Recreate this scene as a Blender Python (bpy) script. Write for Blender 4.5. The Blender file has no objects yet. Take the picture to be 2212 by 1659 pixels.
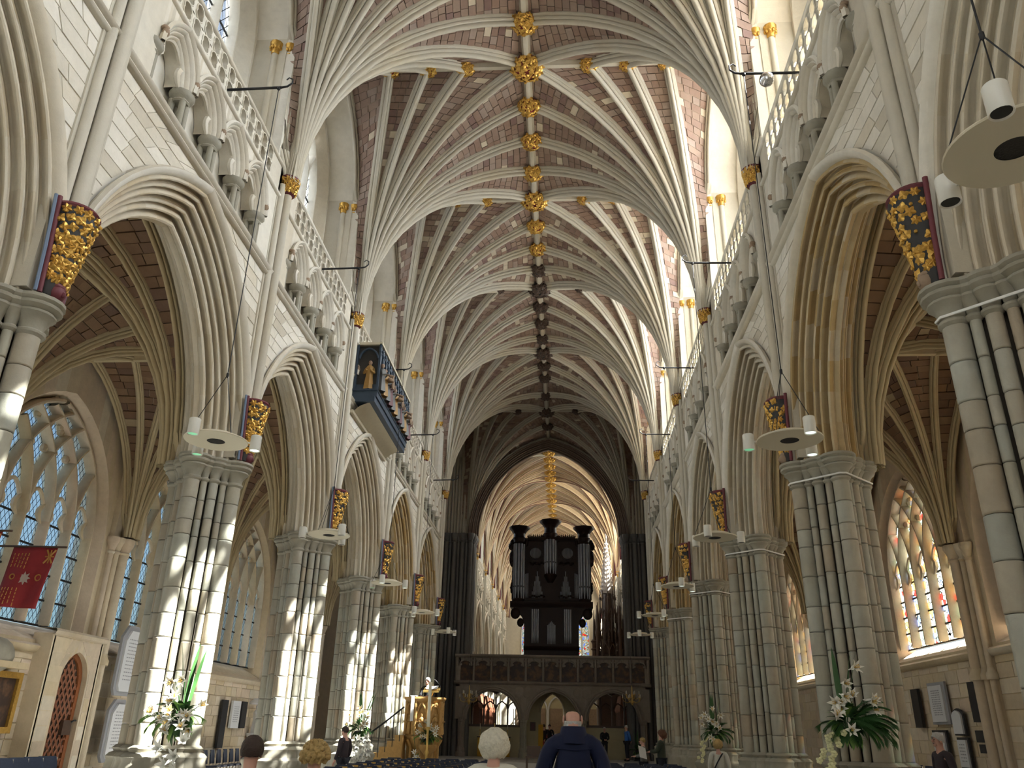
import bpy, math, random
from math import pi, sin, cos, sqrt, acos, asin, radians
from mathutils import Vector, Matrix

# ---------------------------------------------------------------- camera, sky, sun, daylight, exposure
sc = bpy.context.scene
COL = sc.collection
sc.view_settings.view_transform = 'Standard'
sc.view_settings.look = 'None'
sc.view_settings.gamma = 1.0
sc.view_settings.use_curve_mapping = False
sc.view_settings.exposure = -0.2

cam = bpy.data.cameras.new('camera')
cam.sensor_width = 36.0
cam.lens = 1723.4 / 2212 * 36.0
cam.clip_start, cam.clip_end = 0.05, 400
camo = bpy.data.objects.new('camera', cam)
COL.objects.link(camo)
cr, cu, cf = (0.99792695, 0.0610673, 0.02031223), (0.00578098, -0.39940176, 0.91675777), (-0.06409666, 0.91473987, 0.39892681)
_f = Vector(cf); _r = Vector(cr); _u = _r.cross(_f)
camo.matrix_world = Matrix(((_r.x, _u.x, -_f.x, 0.9466), (_r.y, _u.y, -_f.y, 0.0), (_r.z, _u.z, -_f.z, 1.6), (0, 0, 0, 1)))
sc.camera = camo

world = bpy.data.worlds.new('sky')
sc.world = world
world.use_nodes = True
_n = world.node_tree.nodes
_sky = _n.new('ShaderNodeTexSky')
_sky.sky_type = 'NISHITA'
_sky.sun_disc = False
_sky.sun_elevation = radians(46)
_sky.sun_rotation = radians(105)
_sky.altitude = 50
_sky.dust_density = 2.0
world.node_tree.links.new(_sky.outputs[0], _n['Background'].inputs[0])
_n['Background'].inputs[1].default_value = 0.16

SUN_DIR = Vector((-1.0, 0.27, -1.11))
sun = bpy.data.lights.new('sun', 'SUN')
sun.energy = 110.0
sun.angle = radians(0.6)
sun.color = (1.0, 0.95, 0.86)
suno = bpy.data.objects.new('sun', sun)
COL.objects.link(suno)
suno.rotation_euler = SUN_DIR.to_track_quat('-Z', 'Y').to_euler()

def daylight(name, loc, direction, w, h, power, color):
    l = bpy.data.lights.new(name, 'AREA')
    l.shape = 'RECTANGLE'
    l.size, l.size_y = w, h
    l.energy = power
    l.color = color
    o = bpy.data.objects.new(name, l)
    COL.objects.link(o)
    o.location = loc
    o.rotation_euler = Vector(direction).to_track_quat('-Z', 'Z').to_euler()
    return o

Y0, L = 13.58, 6.0
def PY(p): return 7.58 + 6.0 * p                    # a pair of piers stands at each PY(p)
BAYS = [4.58 + 6 * i for i in range(-1, 6)]         # nave bay centres
CHOIR_Y = 47.0
CHOIR_BAYS = [CHOIR_Y + 3 + 6 * i for i in range(6)]
SKY_S, SKY_N = (0.93, 0.96, 1.0), (0.95, 0.97, 1.0)
for yc in BAYS:
    daylight('daylight_clerestory_south', (7.3, yc, 15.8), (-1, 0, -0.75), 3.8, 5.0, 1650, SKY_S)
    daylight('daylight_clerestory_north', (-7.3, yc, 15.8), (1, 0, -0.75), 3.8, 5.0, 360, SKY_N)
    daylight('daylight_aisle_south', (11.6, yc, 6.2), (-1, 0, -0.15), 4.2, 5.0, 22, SKY_S)
    daylight('daylight_aisle_north', (-11.6, yc, 6.2), (1, 0, -0.15), 4.2, 5.0, 60, SKY_N)
for yc in CHOIR_BAYS:
    daylight('daylight_choir_south', (7.3, yc, 15.0), (-1, 0, -0.25), 3.8, 5.0, 1500, (1.0, 0.90, 0.76))
    daylight('daylight_choir_north', (-7.3, yc, 15.0), (1, 0, -0.25), 3.8, 5.0, 500, SKY_N)
daylight('daylight_west_window', (0, -5.3, 9.5), (0, 1, -0.05), 7.5, 11, 1000, (1.0, 0.97, 0.92))
daylight('daylight_east_window', (0, 84.6, 9), (0, -1, -0.1), 6.5, 9, 1300, SKY_N)

# ---------------------------------------------------------------- helpers
RND = random.Random(7)

def tag(o, label=None, cat=None, group=None, kind=None):
    if label: o['label'] = label
    if cat: o['category'] = cat
    if group: o['group'] = group
    if kind: o['kind'] = kind
    return o

def empty(name, loc=(0, 0, 0), rz=0.0, label=None, cat=None, group=None, kind=None, parent=None):
    o = bpy.data.objects.new(name, None)
    o.empty_display_size = 0.2
    COL.objects.link(o)
    o.location = loc
    o.rotation_euler = (0, 0, rz)
    if parent: o.parent = parent
    return tag(o, label, cat, group, kind)

def link(name, me, parent=None, loc=(0, 0, 0), rot=(0, 0, 0), scale=(1, 1, 1)):
    o = bpy.data.objects.new(name, me)
    COL.objects.link(o)
    if parent: o.parent = parent
    o.location = loc
    o.rotation_euler = rot
    o.scale = scale
    return o

def copy_tree(o, parent=None):
    c = o.copy()
    COL.objects.link(c)
    c.parent = parent
    for ch in list(o.children):
        copy_tree(ch, c)
    return c

class MB:
    """collects faces, then becomes ONE mesh object"""
    def __init__(s): s.v = []; s.f = []
    def add(s, vs, fs):
        b = len(s.v)
        s.v.extend(vs)
        s.f.extend([tuple(i + b for i in f) for f in fs])
        return s
    def box(s, x0, x1, y0, y1, z0, z1):
        if x0 > x1: x0, x1 = x1, x0
        if y0 > y1: y0, y1 = y1, y0
        return s.add([(x0, y0, z0), (x1, y0, z0), (x1, y1, z0), (x0, y1, z0), (x0, y0, z1), (x1, y0, z1), (x1, y1, z1), (x0, y1, z1)],
                     [(0, 3, 2, 1), (4, 5, 6, 7), (0, 1, 5, 4), (1, 2, 6, 5), (2, 3, 7, 6), (3, 0, 4, 7)])
    def hexa(s, p):                                   # eight corners, bottom ring then top ring
        return s.add([tuple(q) for q in p], [(0, 3, 2, 1), (4, 5, 6, 7), (0, 1, 5, 4), (1, 2, 6, 5), (2, 3, 7, 6), (3, 0, 4, 7)])
    def grid(s, P, closed=False, flip=False):         # rows of points
        n, m = len(P), len(P[0])
        fs = []
        for i in range(n - 1):
            for j in range(m if closed else m - 1):
                a, b = i * m + j, i * m + (j + 1) % m
                q = (a, b, b + m, a + m)
                fs.append(q[::-1] if flip else q)
        return s.add([tuple(p) for r in P for p in r], fs)
    def lathe(s, cx, cy, prof, n=12, a0=0.0, a1=2 * pi, sx=1.0, sy=1.0, cap=True):
        full = abs(a1 - a0 - 2 * pi) < 1e-6
        k = n if full else n + 1
        P = [[(cx + sx * r * cos(a0 + (a1 - a0) * j / n), cy + sy * r * sin(a0 + (a1 - a0) * j / n), z) for j in range(k)] for r, z in prof]
        b = len(s.v)
        s.grid(P, full)
        if cap:
            m = len(prof)
            s.f.append(tuple(range(b, b + k))[::-1])
            s.f.append(tuple(range(b + (m - 1) * k, b + m * k)))
        return s
    def tube(s, pts, r, n=8, cap=True, flat=1.0):
        pts = [Vector(p) for p in pts]
        rs = r if isinstance(r, (list, tuple)) else [r] * len(pts)
        P = []
        ref = None
        for i, p in enumerate(pts):
            t = (pts[min(i + 1, len(pts) - 1)] - pts[max(i - 1, 0)]).normalized()
            if ref is None:
                ref = Vector((0, 0, 1)) if abs(t.z) < 0.9 else Vector((1, 0, 0))
            a = t.cross(ref)
            if a.length < 1e-5: a = t.cross(Vector((0, 1, 0.1)))
            a.normalize()
            b = a.cross(t).normalized()
            ref = b
            P.append([p + (a * cos(2 * pi * j / n) + b * sin(2 * pi * j / n) * flat) * rs[i] for j in range(n)])
        bse = len(s.v)
        s.grid(P, True)
        if cap:
            s.f.append(tuple(range(bse, bse + n))[::-1])
            s.f.append(tuple(range(bse + (len(pts) - 1) * n, bse + len(pts) * n)))
        return s
    def sweep(s, prof, frames, closed=False):         # frames: (point, axis_a, axis_b)
        return s.grid([[Vector(p) + Vector(A) * a + Vector(B) * b for a, b in prof] for p, A, B in frames], closed)
    def blob(s, c, r, n=8, m=5, M=None):
        r = (r, r, r) if not isinstance(r, (list, tuple)) else r
        vs = []
        for i in range(1, m):
            for j in range(n):
                t, a = pi * i / m, 2 * pi * j / n
                vs.append(Vector((r[0] * sin(t) * cos(a), r[1] * sin(t) * sin(a), r[2] * cos(t))))
        vs += [Vector((0, 0, r[2])), Vector((0, 0, -r[2]))]
        c = Vector(c)
        vs = [tuple((M @ v if M else v) + c) for v in vs]
        fs = []
        for i in range(m - 2):
            for j in range(n):
                a, b = i * n + j, i * n + (j + 1) % n
                fs.append((a, a + n, b + n, b))
        T, B = (m - 1) * n, (m - 1) * n + 1
        for j in range(n):
            fs.append((T, j, (j + 1) % n))
            k = (m - 2) * n
            fs.append((B, k + (j + 1) % n, k + j))
        return s.add(vs, fs)
    def prism(s, poly, f0, f1):                       # poly of (a,b); f0/f1 map it to the two end faces
        n = len(poly)
        vs = [tuple(f0(*p)) for p in poly] + [tuple(f1(*p)) for p in poly]
        fs = [tuple(range(n))[::-1], tuple(range(n, 2 * n))] + [(i, (i + 1) % n, n + (i + 1) % n, n + i) for i in range(n)]
        return s.add(vs, fs)
    def ring(s, outer, inner, f0, f1):                # plate between two outlines of equal count
        n = len(outer)
        vs = [tuple(f0(*p)) for p in outer] + [tuple(f0(*p)) for p in inner] + [tuple(f1(*p)) for p in outer] + [tuple(f1(*p)) for p in inner]
        fs = []
        for i in range(n):
            j = (i + 1) % n
            fs += [(i, j, n + j, n + i), (2 * n + i, 3 * n + i, 3 * n + j, 2 * n + j), (n + i, n + j, 3 * n + j, 3 * n + i), (i, 2 * n + i, 2 * n + j, j)]
        return s.add(vs, fs)
    def mesh(s, name, mat, smooth=None):
        me = bpy.data.meshes.new(name)
        me.from_pydata([tuple(v) for v in s.v], [], s.f)
        for m in (mat if isinstance(mat, (list, tuple)) else [mat]):
            me.materials.append(m)
        if smooth is not None:
            me.polygons.foreach_set('use_smooth', [True] * len(me.polygons))
            me.set_sharp_from_angle(angle=radians(smooth))
        return me
    def build(s, name, mat, parent=None, smooth=None, loc=(0, 0, 0), rz=0.0, scale=(1, 1, 1), label=None, kind=None):
        return tag(link(name, s.mesh(name, mat, smooth), parent, loc, (0, 0, rz), scale), label, None, None, kind)

# ---------------------------------------------------------------- materials
def new_mat(name):
    m = bpy.data.materials.new(name)
    m.use_nodes = True
    return m, m.node_tree.nodes, m.node_tree.links, m.node_tree.nodes['Principled BSDF']

def plain(name, col, rough=0.6, metal=0.0, vary=0.0, bump=0.0, scale=8.0, spec=0.5, emit=None, emit_s=0.0, sheen=0.0):
    m, n, l, b = new_mat(name)
    b.inputs['Base Color'].default_value = (*col, 1)
    b.inputs['Roughness'].default_value = rough
    b.inputs['Metallic'].default_value = metal
    b.inputs['Specular IOR Level'].default_value = spec
    if sheen: b.inputs['Sheen Weight'].default_value = sheen
    if emit:
        b.inputs['Emission Color'].default_value = (*emit, 1)
        b.inputs['Emission Strength'].default_value = emit_s
    if vary or bump:
        tc = n.new('ShaderNodeTexCoord')
        t = n.new('ShaderNodeTexNoise')
        t.inputs['Scale'].default_value = scale
        t.inputs['Detail'].default_value = 6
        l.new(tc.outputs['Object'], t.inputs['Vector'])
        if vary:
            h = n.new('ShaderNodeMix'); h.data_type = 'RGBA'
            h.inputs[6].default_value = (*[c * (1 - vary) for c in col], 1)
            h.inputs[7].default_value = (*[min(1, c * (1 + vary)) for c in col], 1)
            l.new(t.outputs['Fac'], h.inputs[0])
            l.new(h.outputs[2], b.inputs['Base Color'])
        if bump:
            bp = n.new('ShaderNodeBump')
            bp.inputs['Strength'].default_value = bump
            bp.inputs['Distance'].default_value = 0.02
            l.new(t.outputs['Fac'], bp.inputs['Height'])
            l.new(bp.outputs[0], b.inputs['Normal'])
    return m

def stone(name, cols, stain=None, stain_amt=0.3, stain_scale=(0.6, 0.6, 0.25), rough=0.85, grain=0.25, ramp='LINEAR', bump=0.35, spec=0.25, spread=1.0):
    """a colour per stone (object and island random), mottled grain, broad natural stains"""
    m, n, l, b = new_mat(name)
    b.inputs['Roughness'].default_value = rough
    b.inputs['Specular IOR Level'].default_value = spec
    oi, ge = n.new('ShaderNodeObjectInfo'), n.new('ShaderNodeNewGeometry')
    ad = n.new('ShaderNodeMath'); ad.operation = 'ADD'
    fr = n.new('ShaderNodeMath'); fr.operation = 'FRACT'
    l.new(oi.outputs['Random'], ad.inputs[0]); l.new(ge.outputs['Random Per Island'], ad.inputs[1]); l.new(ad.outputs[0], fr.inputs[0])
    rp = n.new('ShaderNodeValToRGB'); rp.color_ramp.interpolation = ramp
    el = rp.color_ramp.elements
    while len(el) < len(cols): el.new(0.5)
    for i, c in enumerate(cols):
        if len(c) == 4: el[i].position = c[3]
        else: el[i].position = i / (len(cols) if ramp == 'CONSTANT' else max(1, len(cols) - 1))
        el[i].color = (*c[:3], 1)
    l.new(fr.outputs[0], rp.inputs[0])
    tc = n.new('ShaderNodeTexCoord')
    mp = n.new('ShaderNodeMapping'); mp.inputs['Scale'].default_value = stain_scale
    l.new(ge.outputs['Position'], mp.inputs['Vector'])
    nz = n.new('ShaderNodeTexNoise'); nz.inputs['Scale'].default_value = 1.0; nz.inputs['Detail'].default_value = 5; nz.inputs['Roughness'].default_value = 0.6
    l.new(mp.outputs[0], nz.inputs['Vector'])
    sr = n.new('ShaderNodeMapRange'); sr.inputs['From Min'].default_value = 0.45; sr.inputs['From Max'].default_value = 0.75
    sr.inputs['To Max'].default_value = stain_amt
    l.new(nz.outputs['Fac'], sr.inputs['Value'])
    mx = n.new('ShaderNodeMix'); mx.data_type = 'RGBA'
    mx.inputs[7].default_value = (*(stain or cols[0][:3]), 1)
    l.new(sr.outputs[0], mx.inputs[0]); l.new(rp.outputs[0], mx.inputs[6])
    gz = n.new('ShaderNodeTexNoise'); gz.inputs['Scale'].default_value = 5.0; gz.inputs['Detail'].default_value = 8; gz.inputs['Roughness'].default_value = 0.65
    l.new(ge.outputs['Position'], gz.inputs['Vector'])
    gr = n.new('ShaderNodeMapRange'); gr.inputs['To Min'].default_value = 1 - grain; gr.inputs['To Max'].default_value = 1 + grain
    l.new(gz.outputs['Fac'], gr.inputs['Value'])
    vm = n.new('ShaderNodeVectorMath'); vm.operation = 'SCALE'
    l.new(mx.outputs[2], vm.inputs[0]); l.new(gr.outputs[0], vm.inputs['Scale'])
    l.new(vm.outputs[0], b.inputs['Base Color'])
    if bump:
        bp = n.new('ShaderNodeBump'); bp.inputs['Strength'].default_value = bump; bp.inputs['Distance'].default_value = 0.03
        l.new(gz.outputs['Fac'], bp.inputs['Height']); l.new(bp.outputs[0], b.inputs['Normal'])
    return m

def leaded(name, tint, clear, pitch=0.16, lead=0.10, stained=False, glow=0.0):
    """leaded window glass: see-through quarries with dark cames"""
    m, n, l, b = new_mat(name)
    n.remove(b)
    out = n['Material Output']
    tc = n.new('ShaderNodeTexCoord')
    sp = n.new('ShaderNodeSeparateXYZ')
    l.new(tc.outputs['Object'], sp.inputs[0])
    tr = n.new('ShaderNodeBsdfTransparent')
    df = n.new('ShaderNodeBsdfTranslucent')
    gl = n.new('ShaderNodeBsdfGlossy'); gl.inputs['Roughness'].default_value = 0.1
    dk = n.new('ShaderNodeBsdfDiffuse'); dk.inputs['Color'].default_value = (0.02, 0.02, 0.025, 1)
    def math(op, a, b_=None):
        q = n.new('ShaderNodeMath'); q.operation = op
        for i, x in enumerate((a, b_)):
            if x is None: continue
            if isinstance(x, (int, float)): q.inputs[i].default_value = x
            else: l.new(x, q.inputs[i])
        return q.outputs[0]
    if stained:
        vo = n.new('ShaderNodeTexVoronoi'); vo.inputs['Scale'].default_value = 7.0
        l.new(tc.outputs['Object'], vo.inputs['Vector'])
        ve = n.new('ShaderNodeTexVoronoi'); ve.feature = 'DISTANCE_TO_EDGE'; ve.inputs['Scale'].default_value = 7.0
        l.new(tc.outputs['Object'], ve.inputs['Vector'])
        se = n.new('ShaderNodeSeparateColor'); l.new(vo.outputs['Color'], se.inputs[0])
        rp = n.new('ShaderNodeValToRGB'); rp.color_ramp.interpolation = 'CONSTANT'
        cs = stained
        el = rp.color_ramp.elements
        while len(el) < len(cs): el.new(0.5)
        for i, c in enumerate(cs): el[i].position = c[3]; el[i].color = (*c[:3], 1)
        l.new(se.outputs[0], rp.inputs[0])
        l.new(rp.outputs[0], tr.inputs[0]); l.new(rp.outputs[0], df.inputs[0])
        mask = math('LESS_THAN', ve.outputs['Distance'], 0.05)
    else:
        tr.inputs[0].default_value = (*tint, 1); df.inputs[0].default_value = (*tint, 1)
        a = math('MULTIPLY', math('ADD', sp.outputs[1], math('MULTIPLY', sp.outputs[2], 0.62)), 1 / pitch)
        c = math('MULTIPLY', math('SUBTRACT', sp.outputs[1], math('MULTIPLY', sp.outputs[2], 0.62)), 1 / pitch)
        mask = math('MAXIMUM', math('LESS_THAN', math('FRACT', a), lead), math('LESS_THAN', math('FRACT', c), lead))
    m1 = n.new('ShaderNodeMixShader'); m1.inputs[0].default_value = 1 - clear
    l.new(tr.outputs[0], m1.inputs[1]); l.new(df.outputs[0], m1.inputs[2])
    m2 = n.new('ShaderNodeMixShader'); m2.inputs[0].default_value = 0.04
    l.new(m1.outputs[0], m2.inputs[1]); l.new(gl.outputs[0], m2.inputs[2])
    m3 = n.new('ShaderNodeMixShader'); l.new(mask, m3.inputs[0])
    l.new(m2.outputs[0], m3.inputs[1]); l.new(dk.outputs[0], m3.inputs[2])
    l.new(m3.outputs[0], out.inputs['Surface'])
    return m

OCH = (0.36, 0.22, 0.07)
M = {}
M['wall'] = stone('pale_limestone', [(0.50, 0.45, 0.36), (0.66, 0.62, 0.53), (0.70, 0.66, 0.58), (0.60, 0.54, 0.43)], stain=(0.48, 0.40, 0.27), stain_amt=0.35, grain=0.16)
M['arch'] = stone('moulded_limestone', [(0.55, 0.49, 0.385), (0.60, 0.545, 0.44), (0.57, 0.515, 0.41), (0.52, 0.45, 0.33), (0.59, 0.54, 0.44)], stain=OCH, stain_amt=0.4, stain_scale=(0.35, 0.5, 0.3), grain=0.16)
M['archochre'] = stone('ochre_moulded_limestone', [(0.53, 0.46, 0.34), (0.50, 0.40, 0.24), (0.44, 0.31, 0.14), (0.55, 0.48, 0.36), (0.42, 0.29, 0.12), (0.52, 0.43, 0.28)], stain=OCH, stain_amt=0.55, stain_scale=(0.35, 0.5, 0.3), grain=0.2)
M['rib'] = stone('rib_limestone', [(0.48, 0.44, 0.36), (0.545, 0.505, 0.42)], stain=(0.50, 0.38, 0.18), stain_amt=0.35, grain=0.12)
M['mortar'] = stone('web_mortar', [(0.40, 0.31, 0.22), (0.42, 0.33, 0.25)], grain=0.2)
M['web'] = stone('vault_web_stone', [(0.25, 0.165, 0.125, 0.0), (0.29, 0.205, 0.155, 0.3), (0.20, 0.125, 0.105, 0.55), (0.31, 0.235, 0.19, 0.63), (0.26, 0.18, 0.14, 0.8), (0.56, 0.48, 0.36, 0.96)], ramp='CONSTANT', stain=(0.30, 0.24, 0.21), stain_amt=0.3, grain=0.2)
M['webpale'] = stone('vault_web_stone_patched', [(0.25, 0.165, 0.125, 0.0), (0.29, 0.205, 0.155, 0.3), (0.20, 0.125, 0.105, 0.5), (0.31, 0.235, 0.19, 0.6), (0.54, 0.46, 0.35, 0.78)], ramp='CONSTANT', stain=(0.30, 0.24, 0.21), stain_amt=0.3, grain=0.2)
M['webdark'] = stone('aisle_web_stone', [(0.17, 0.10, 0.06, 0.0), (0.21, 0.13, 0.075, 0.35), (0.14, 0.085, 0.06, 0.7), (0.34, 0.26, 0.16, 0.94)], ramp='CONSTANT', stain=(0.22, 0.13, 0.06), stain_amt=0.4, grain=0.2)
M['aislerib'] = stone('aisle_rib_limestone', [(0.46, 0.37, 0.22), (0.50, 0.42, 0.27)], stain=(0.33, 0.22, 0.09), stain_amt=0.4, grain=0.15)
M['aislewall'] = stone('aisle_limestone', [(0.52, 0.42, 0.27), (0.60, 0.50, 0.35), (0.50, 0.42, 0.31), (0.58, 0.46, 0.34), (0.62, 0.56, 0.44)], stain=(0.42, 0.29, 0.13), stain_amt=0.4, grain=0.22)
M['purbeck'] = stone('grey_marble', [(0.35, 0.33, 0.26), (0.38, 0.37, 0.30), (0.33, 0.33, 0.28), (0.38, 0.33, 0.25), (0.40, 0.40, 0.34), (0.36, 0.30, 0.22), (0.37, 0.36, 0.30)], stain=(0.30, 0.20, 0.11), stain_amt=0.35, stain_scale=(1.2, 1.2, 0.8), rough=0.55, grain=0.22, spec=0.35)
M['purbeckcap'] = stone('grey_marble_moulding', [(0.30, 0.28, 0.22), (0.34, 0.32, 0.26)], stain=(0.2, 0.15, 0.1), stain_amt=0.4, rough=0.6, grain=0.25)
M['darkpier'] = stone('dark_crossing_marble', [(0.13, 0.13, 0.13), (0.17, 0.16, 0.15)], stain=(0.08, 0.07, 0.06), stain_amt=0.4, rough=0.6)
M['joint_shade'] = plain('dark_joint_and_gap_shade', (0.10, 0.085, 0.065), 0.9)
M['screen'] = stone('screen_stone', [(0.26, 0.22, 0.185), (0.30, 0.26, 0.22)], stain=(0.12, 0.09, 0.07), stain_amt=0.5, grain=0.25)
M['creamstone'] = stone('screen_back_stone', [(0.50, 0.44, 0.28), (0.54, 0.48, 0.31)], grain=0.15)
M['floor'] = stone('floor_slab', [(0.50, 0.49, 0.46), (0.58, 0.57, 0.55), (0.42, 0.41, 0.39)], grain=0.12, rough=0.35)
M['gold'] = plain('gilding', (0.62, 0.37, 0.085), 0.36, 0.75, 0.35, 0.3, 20)
M['goldleaf'] = M['gold']
M['red'] = plain('red_paint', (0.26, 0.022, 0.02), 0.6, 0, 0.2)
M['maroon'] = plain('maroon_paint', (0.13, 0.022, 0.03), 0.6, 0, 0.2)
M['blackpaint'] = plain('dark_leaf_paint', (0.022, 0.02, 0.018), 0.6, 0, 0.3)
M['bluepaint'] = plain('blue_paint', (0.16, 0.21, 0.30), 0.7)
M['whitepaint'] = plain('white_paint', (0.74, 0.72, 0.68), 0.5)
M['brownhead'] = plain('weathered_carving', (0.30, 0.21, 0.14), 0.8, 0, 0.3, 0.4)
M['iron'] = plain('wrought_iron', (0.03, 0.03, 0.032), 0.5, 0.6)
M['cable'] = plain('black_cable', (0.012, 0.012, 0.013), 0.6)
M['enamel'] = plain('cream_enamel', (0.64, 0.58, 0.44), 0.45)
M['enamelw'] = plain('white_enamel', (0.72, 0.70, 0.63), 0.4)
M['grille'] = plain('speaker_cloth', (0.02, 0.018, 0.016), 0.9, 0, 0.3, 0.6, 60)
M['lens'] = plain('lamp_lens_green', (0.35, 0.75, 0.5), 0.2, 0, emit=(0.25, 0.95, 0.50), emit_s=0.45)
M['lenswhite'] = plain('lamp_lens_lit', (0.8, 0.9, 0.85), 0.2, 0, emit=(0.85, 1.0, 0.9), emit_s=2.2)
M['lensoff'] = plain('lamp_lens_off', (0.02, 0.02, 0.02), 0.2)
M['oak'] = plain('dark_organ_oak', (0.020, 0.008, 0.006), 0.45, 0, 0.35, 0.2, 12, spec=0.25)
M['pipe'] = plain('tin_organ_pipe', (0.34, 0.36, 0.42), 0.38, 0.55, 0.2, 0, 6)
M['throne'] = plain('dark_carved_oak', (0.075, 0.042, 0.026), 0.45, 0, 0.3)
M['thronelit'] = plain('carved_oak_painted_sunlit', (0.45, 0.40, 0.36), 0.35, 0, 0.3)  # paler copy of the throne oak, sunlight put into the colour
M['pulpit'] = plain('golden_carved_stone', (0.46, 0.27, 0.085), 0.7, 0, 0.3, 0.5, 14)
M['navychair'] = plain('navy_upholstery', (0.022, 0.032, 0.062), 0.8, 0, 0.25, 0.2, 40, sheen=0.2)
M['brass'] = plain('brass', (0.70, 0.48, 0.16), 0.35, 0.9)
M['tan'] = plain('tan_book', (0.50, 0.30, 0.07), 0.7)
M['chrome'] = plain('chrome', (0.7, 0.7, 0.72), 0.2, 1.0)
M['doorwood'] = plain('orange_oak', (0.24, 0.075, 0.022), 0.55, 0, 0.3, 0.3, 14)
M['doordark'] = plain('dark_door_board', (0.06, 0.03, 0.015), 0.7, 0, 0.3)
M['marblewhite'] = plain('white_marble', (0.62, 0.62, 0.62), 0.45, 0, 0.06)
M['slate'] = plain('black_slate', (0.022, 0.022, 0.024), 0.4, 0, 0.2)
M['inscr'] = plain('incised_lettering', (0.30, 0.30, 0.31), 0.8)
M['leaf'] = plain('green_leaf', (0.035, 0.10, 0.025), 0.5, 0, 0.35, 0, 6)
M['leaflight'] = plain('light_green_leaf', (0.16, 0.30, 0.06), 0.5, 0, 0.3, 0, 6)
M['petal'] = plain('white_petal', (0.80, 0.79, 0.72), 0.5)
M['petalyellow'] = plain('cream_petal', (0.74, 0.72, 0.42), 0.5)
M['stamen'] = plain('yellow_stamen', (0.7, 0.45, 0.08), 0.7)
M['skin'] = plain('skin', (0.56, 0.31, 0.235), 0.5, 0, 0.1, 0, 20)
M['jacket'] = plain('navy_waterproof', (0.004, 0.008, 0.034), 0.7, 0, 0.3, 0.2, 10, spec=0.3)
M['cream'] = plain('cream_knit', (0.62, 0.60, 0.52), 0.9, 0, 0.08, 0.3, 60)
M['black'] = plain('black_cloth', (0.012, 0.012, 0.014), 0.85, 0, 0.2)
M['darkcoat'] = plain('dark_coat', (0.035, 0.025, 0.03), 0.85, 0, 0.2)
M['blueshirt'] = plain('blue_shirt', (0.045, 0.16, 0.52), 0.8, 0, 0.1)
M['olive'] = plain('olive_jacket', (0.035, 0.045, 0.030), 0.8, 0, 0.25)
M['trouser'] = plain('dark_trousers', (0.016, 0.018, 0.026), 0.85)
M['hairwhite'] = plain('white_hair', (0.66, 0.62, 0.50), 0.7, 0, 0.2, 0.8, 45)
M['hairdark'] = plain('dark_brown_hair', (0.035, 0.018, 0.012), 0.6, 0, 0.4, 0.8, 45)
M['hairblonde'] = plain('blonde_hair', (0.42, 0.28, 0.10), 0.6, 0, 0.35, 0.8, 45)
M['hairred'] = plain('auburn_hair', (0.12, 0.045, 0.02), 0.6, 0, 0.3, 0.8, 45)
M['hairgrey'] = plain('grey_hair', (0.50, 0.49, 0.47), 0.7, 0, 0.2, 0.8, 45)
M['paper'] = plain('white_paper', (0.78, 0.78, 0.78), 0.6)
M['bannerred'] = plain('red_banner_silk', (0.27, 0.018, 0.022), 0.7, 0, 0.15, 0.1, 6)
M['bannerblue'] = plain('blue_banner_silk', (0.05, 0.04, 0.16), 0.7)
M['goldthread'] = plain('gold_thread', (0.45, 0.22, 0.05), 0.6, 0.2)
M['silver'] = plain('silver_thread', (0.5, 0.42, 0.36), 0.6, 0.2)
M['galleryblue'] = plain('dark_blue_gallery_paint', (0.030, 0.050, 0.078), 0.45, 0, 0.2)
M['gallerycream'] = plain('gallery_soffit', (0.52, 0.46, 0.34), 0.8, 0, 0.1)
M['robegold'] = plain('ochre_robe', (0.34, 0.19, 0.05), 0.6, 0, 0.2)
M['robewhite'] = plain('pale_robe', (0.14, 0.14, 0.13), 0.6, 0, 0.2)
M['robered'] = plain('red_robe', (0.13, 0.05, 0.05), 0.6, 0, 0.2)
M['statueface'] = plain('painted_face', (0.34, 0.22, 0.15), 0.6)
M['painting'] = stone('dark_panel_painting', [(0.045, 0.028, 0.022), (0.05, 0.03, 0.02)], stain=(0.24, 0.12, 0.05), stain_amt=0.75, stain_scale=(3.5, 3.5, 3.5), rough=0.4, grain=0.3, bump=0)
M['wax'] = plain('candle_wax', (0.78, 0.74, 0.60), 0.5)
M['yellowpost'] = plain('yellow_cloth', (0.55, 0.30, 0.025), 0.8)
M['stall'] = plain('reddish_stall_oak', (0.14, 0.05, 0.025), 0.45, 0, 0.35)
M['clearglass'] = leaded('clear_leaded_glass', (0.86, 0.92, 0.97), 0.86, 0.19, 0.10)
M['clearglass2'] = leaded('greenish_leaded_glass', (0.66, 0.84, 0.90), 0.75, 0.15, 0.12)
M['stained'] = leaded('stained_glass', (1, 1, 1), 0.10, stained=[(0.20, 0.205, 0.18, 0.0), (0.15, 0.17, 0.165, 0.3), (0.10, 0.16, 0.14, 0.5), (0.24, 0.15, 0.04, 0.62), (0.30, 0.012, 0.01, 0.74), (0.22, 0.22, 0.19, 0.8), (0.06, 0.10, 0.30, 0.93)])
# ================================================================ THE SETTING
Z_SPR, Z_CAP, HS, RISE, DEP = 12.2, 5.95, 2.9, 3.75, 0.6
XF, XB = 4.97, 6.07                                  # nave face and aisle face of the arcade wall
XW = 10.4                                            # aisle wall face
ZR = 18.47

floor = empty('floor', kind='structure')
wall_left = empty('wall_left', kind='structure')
wall_right = empty('wall_right', kind='structure')
SIDE = {-1: wall_left, 1: wall_right}

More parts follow.
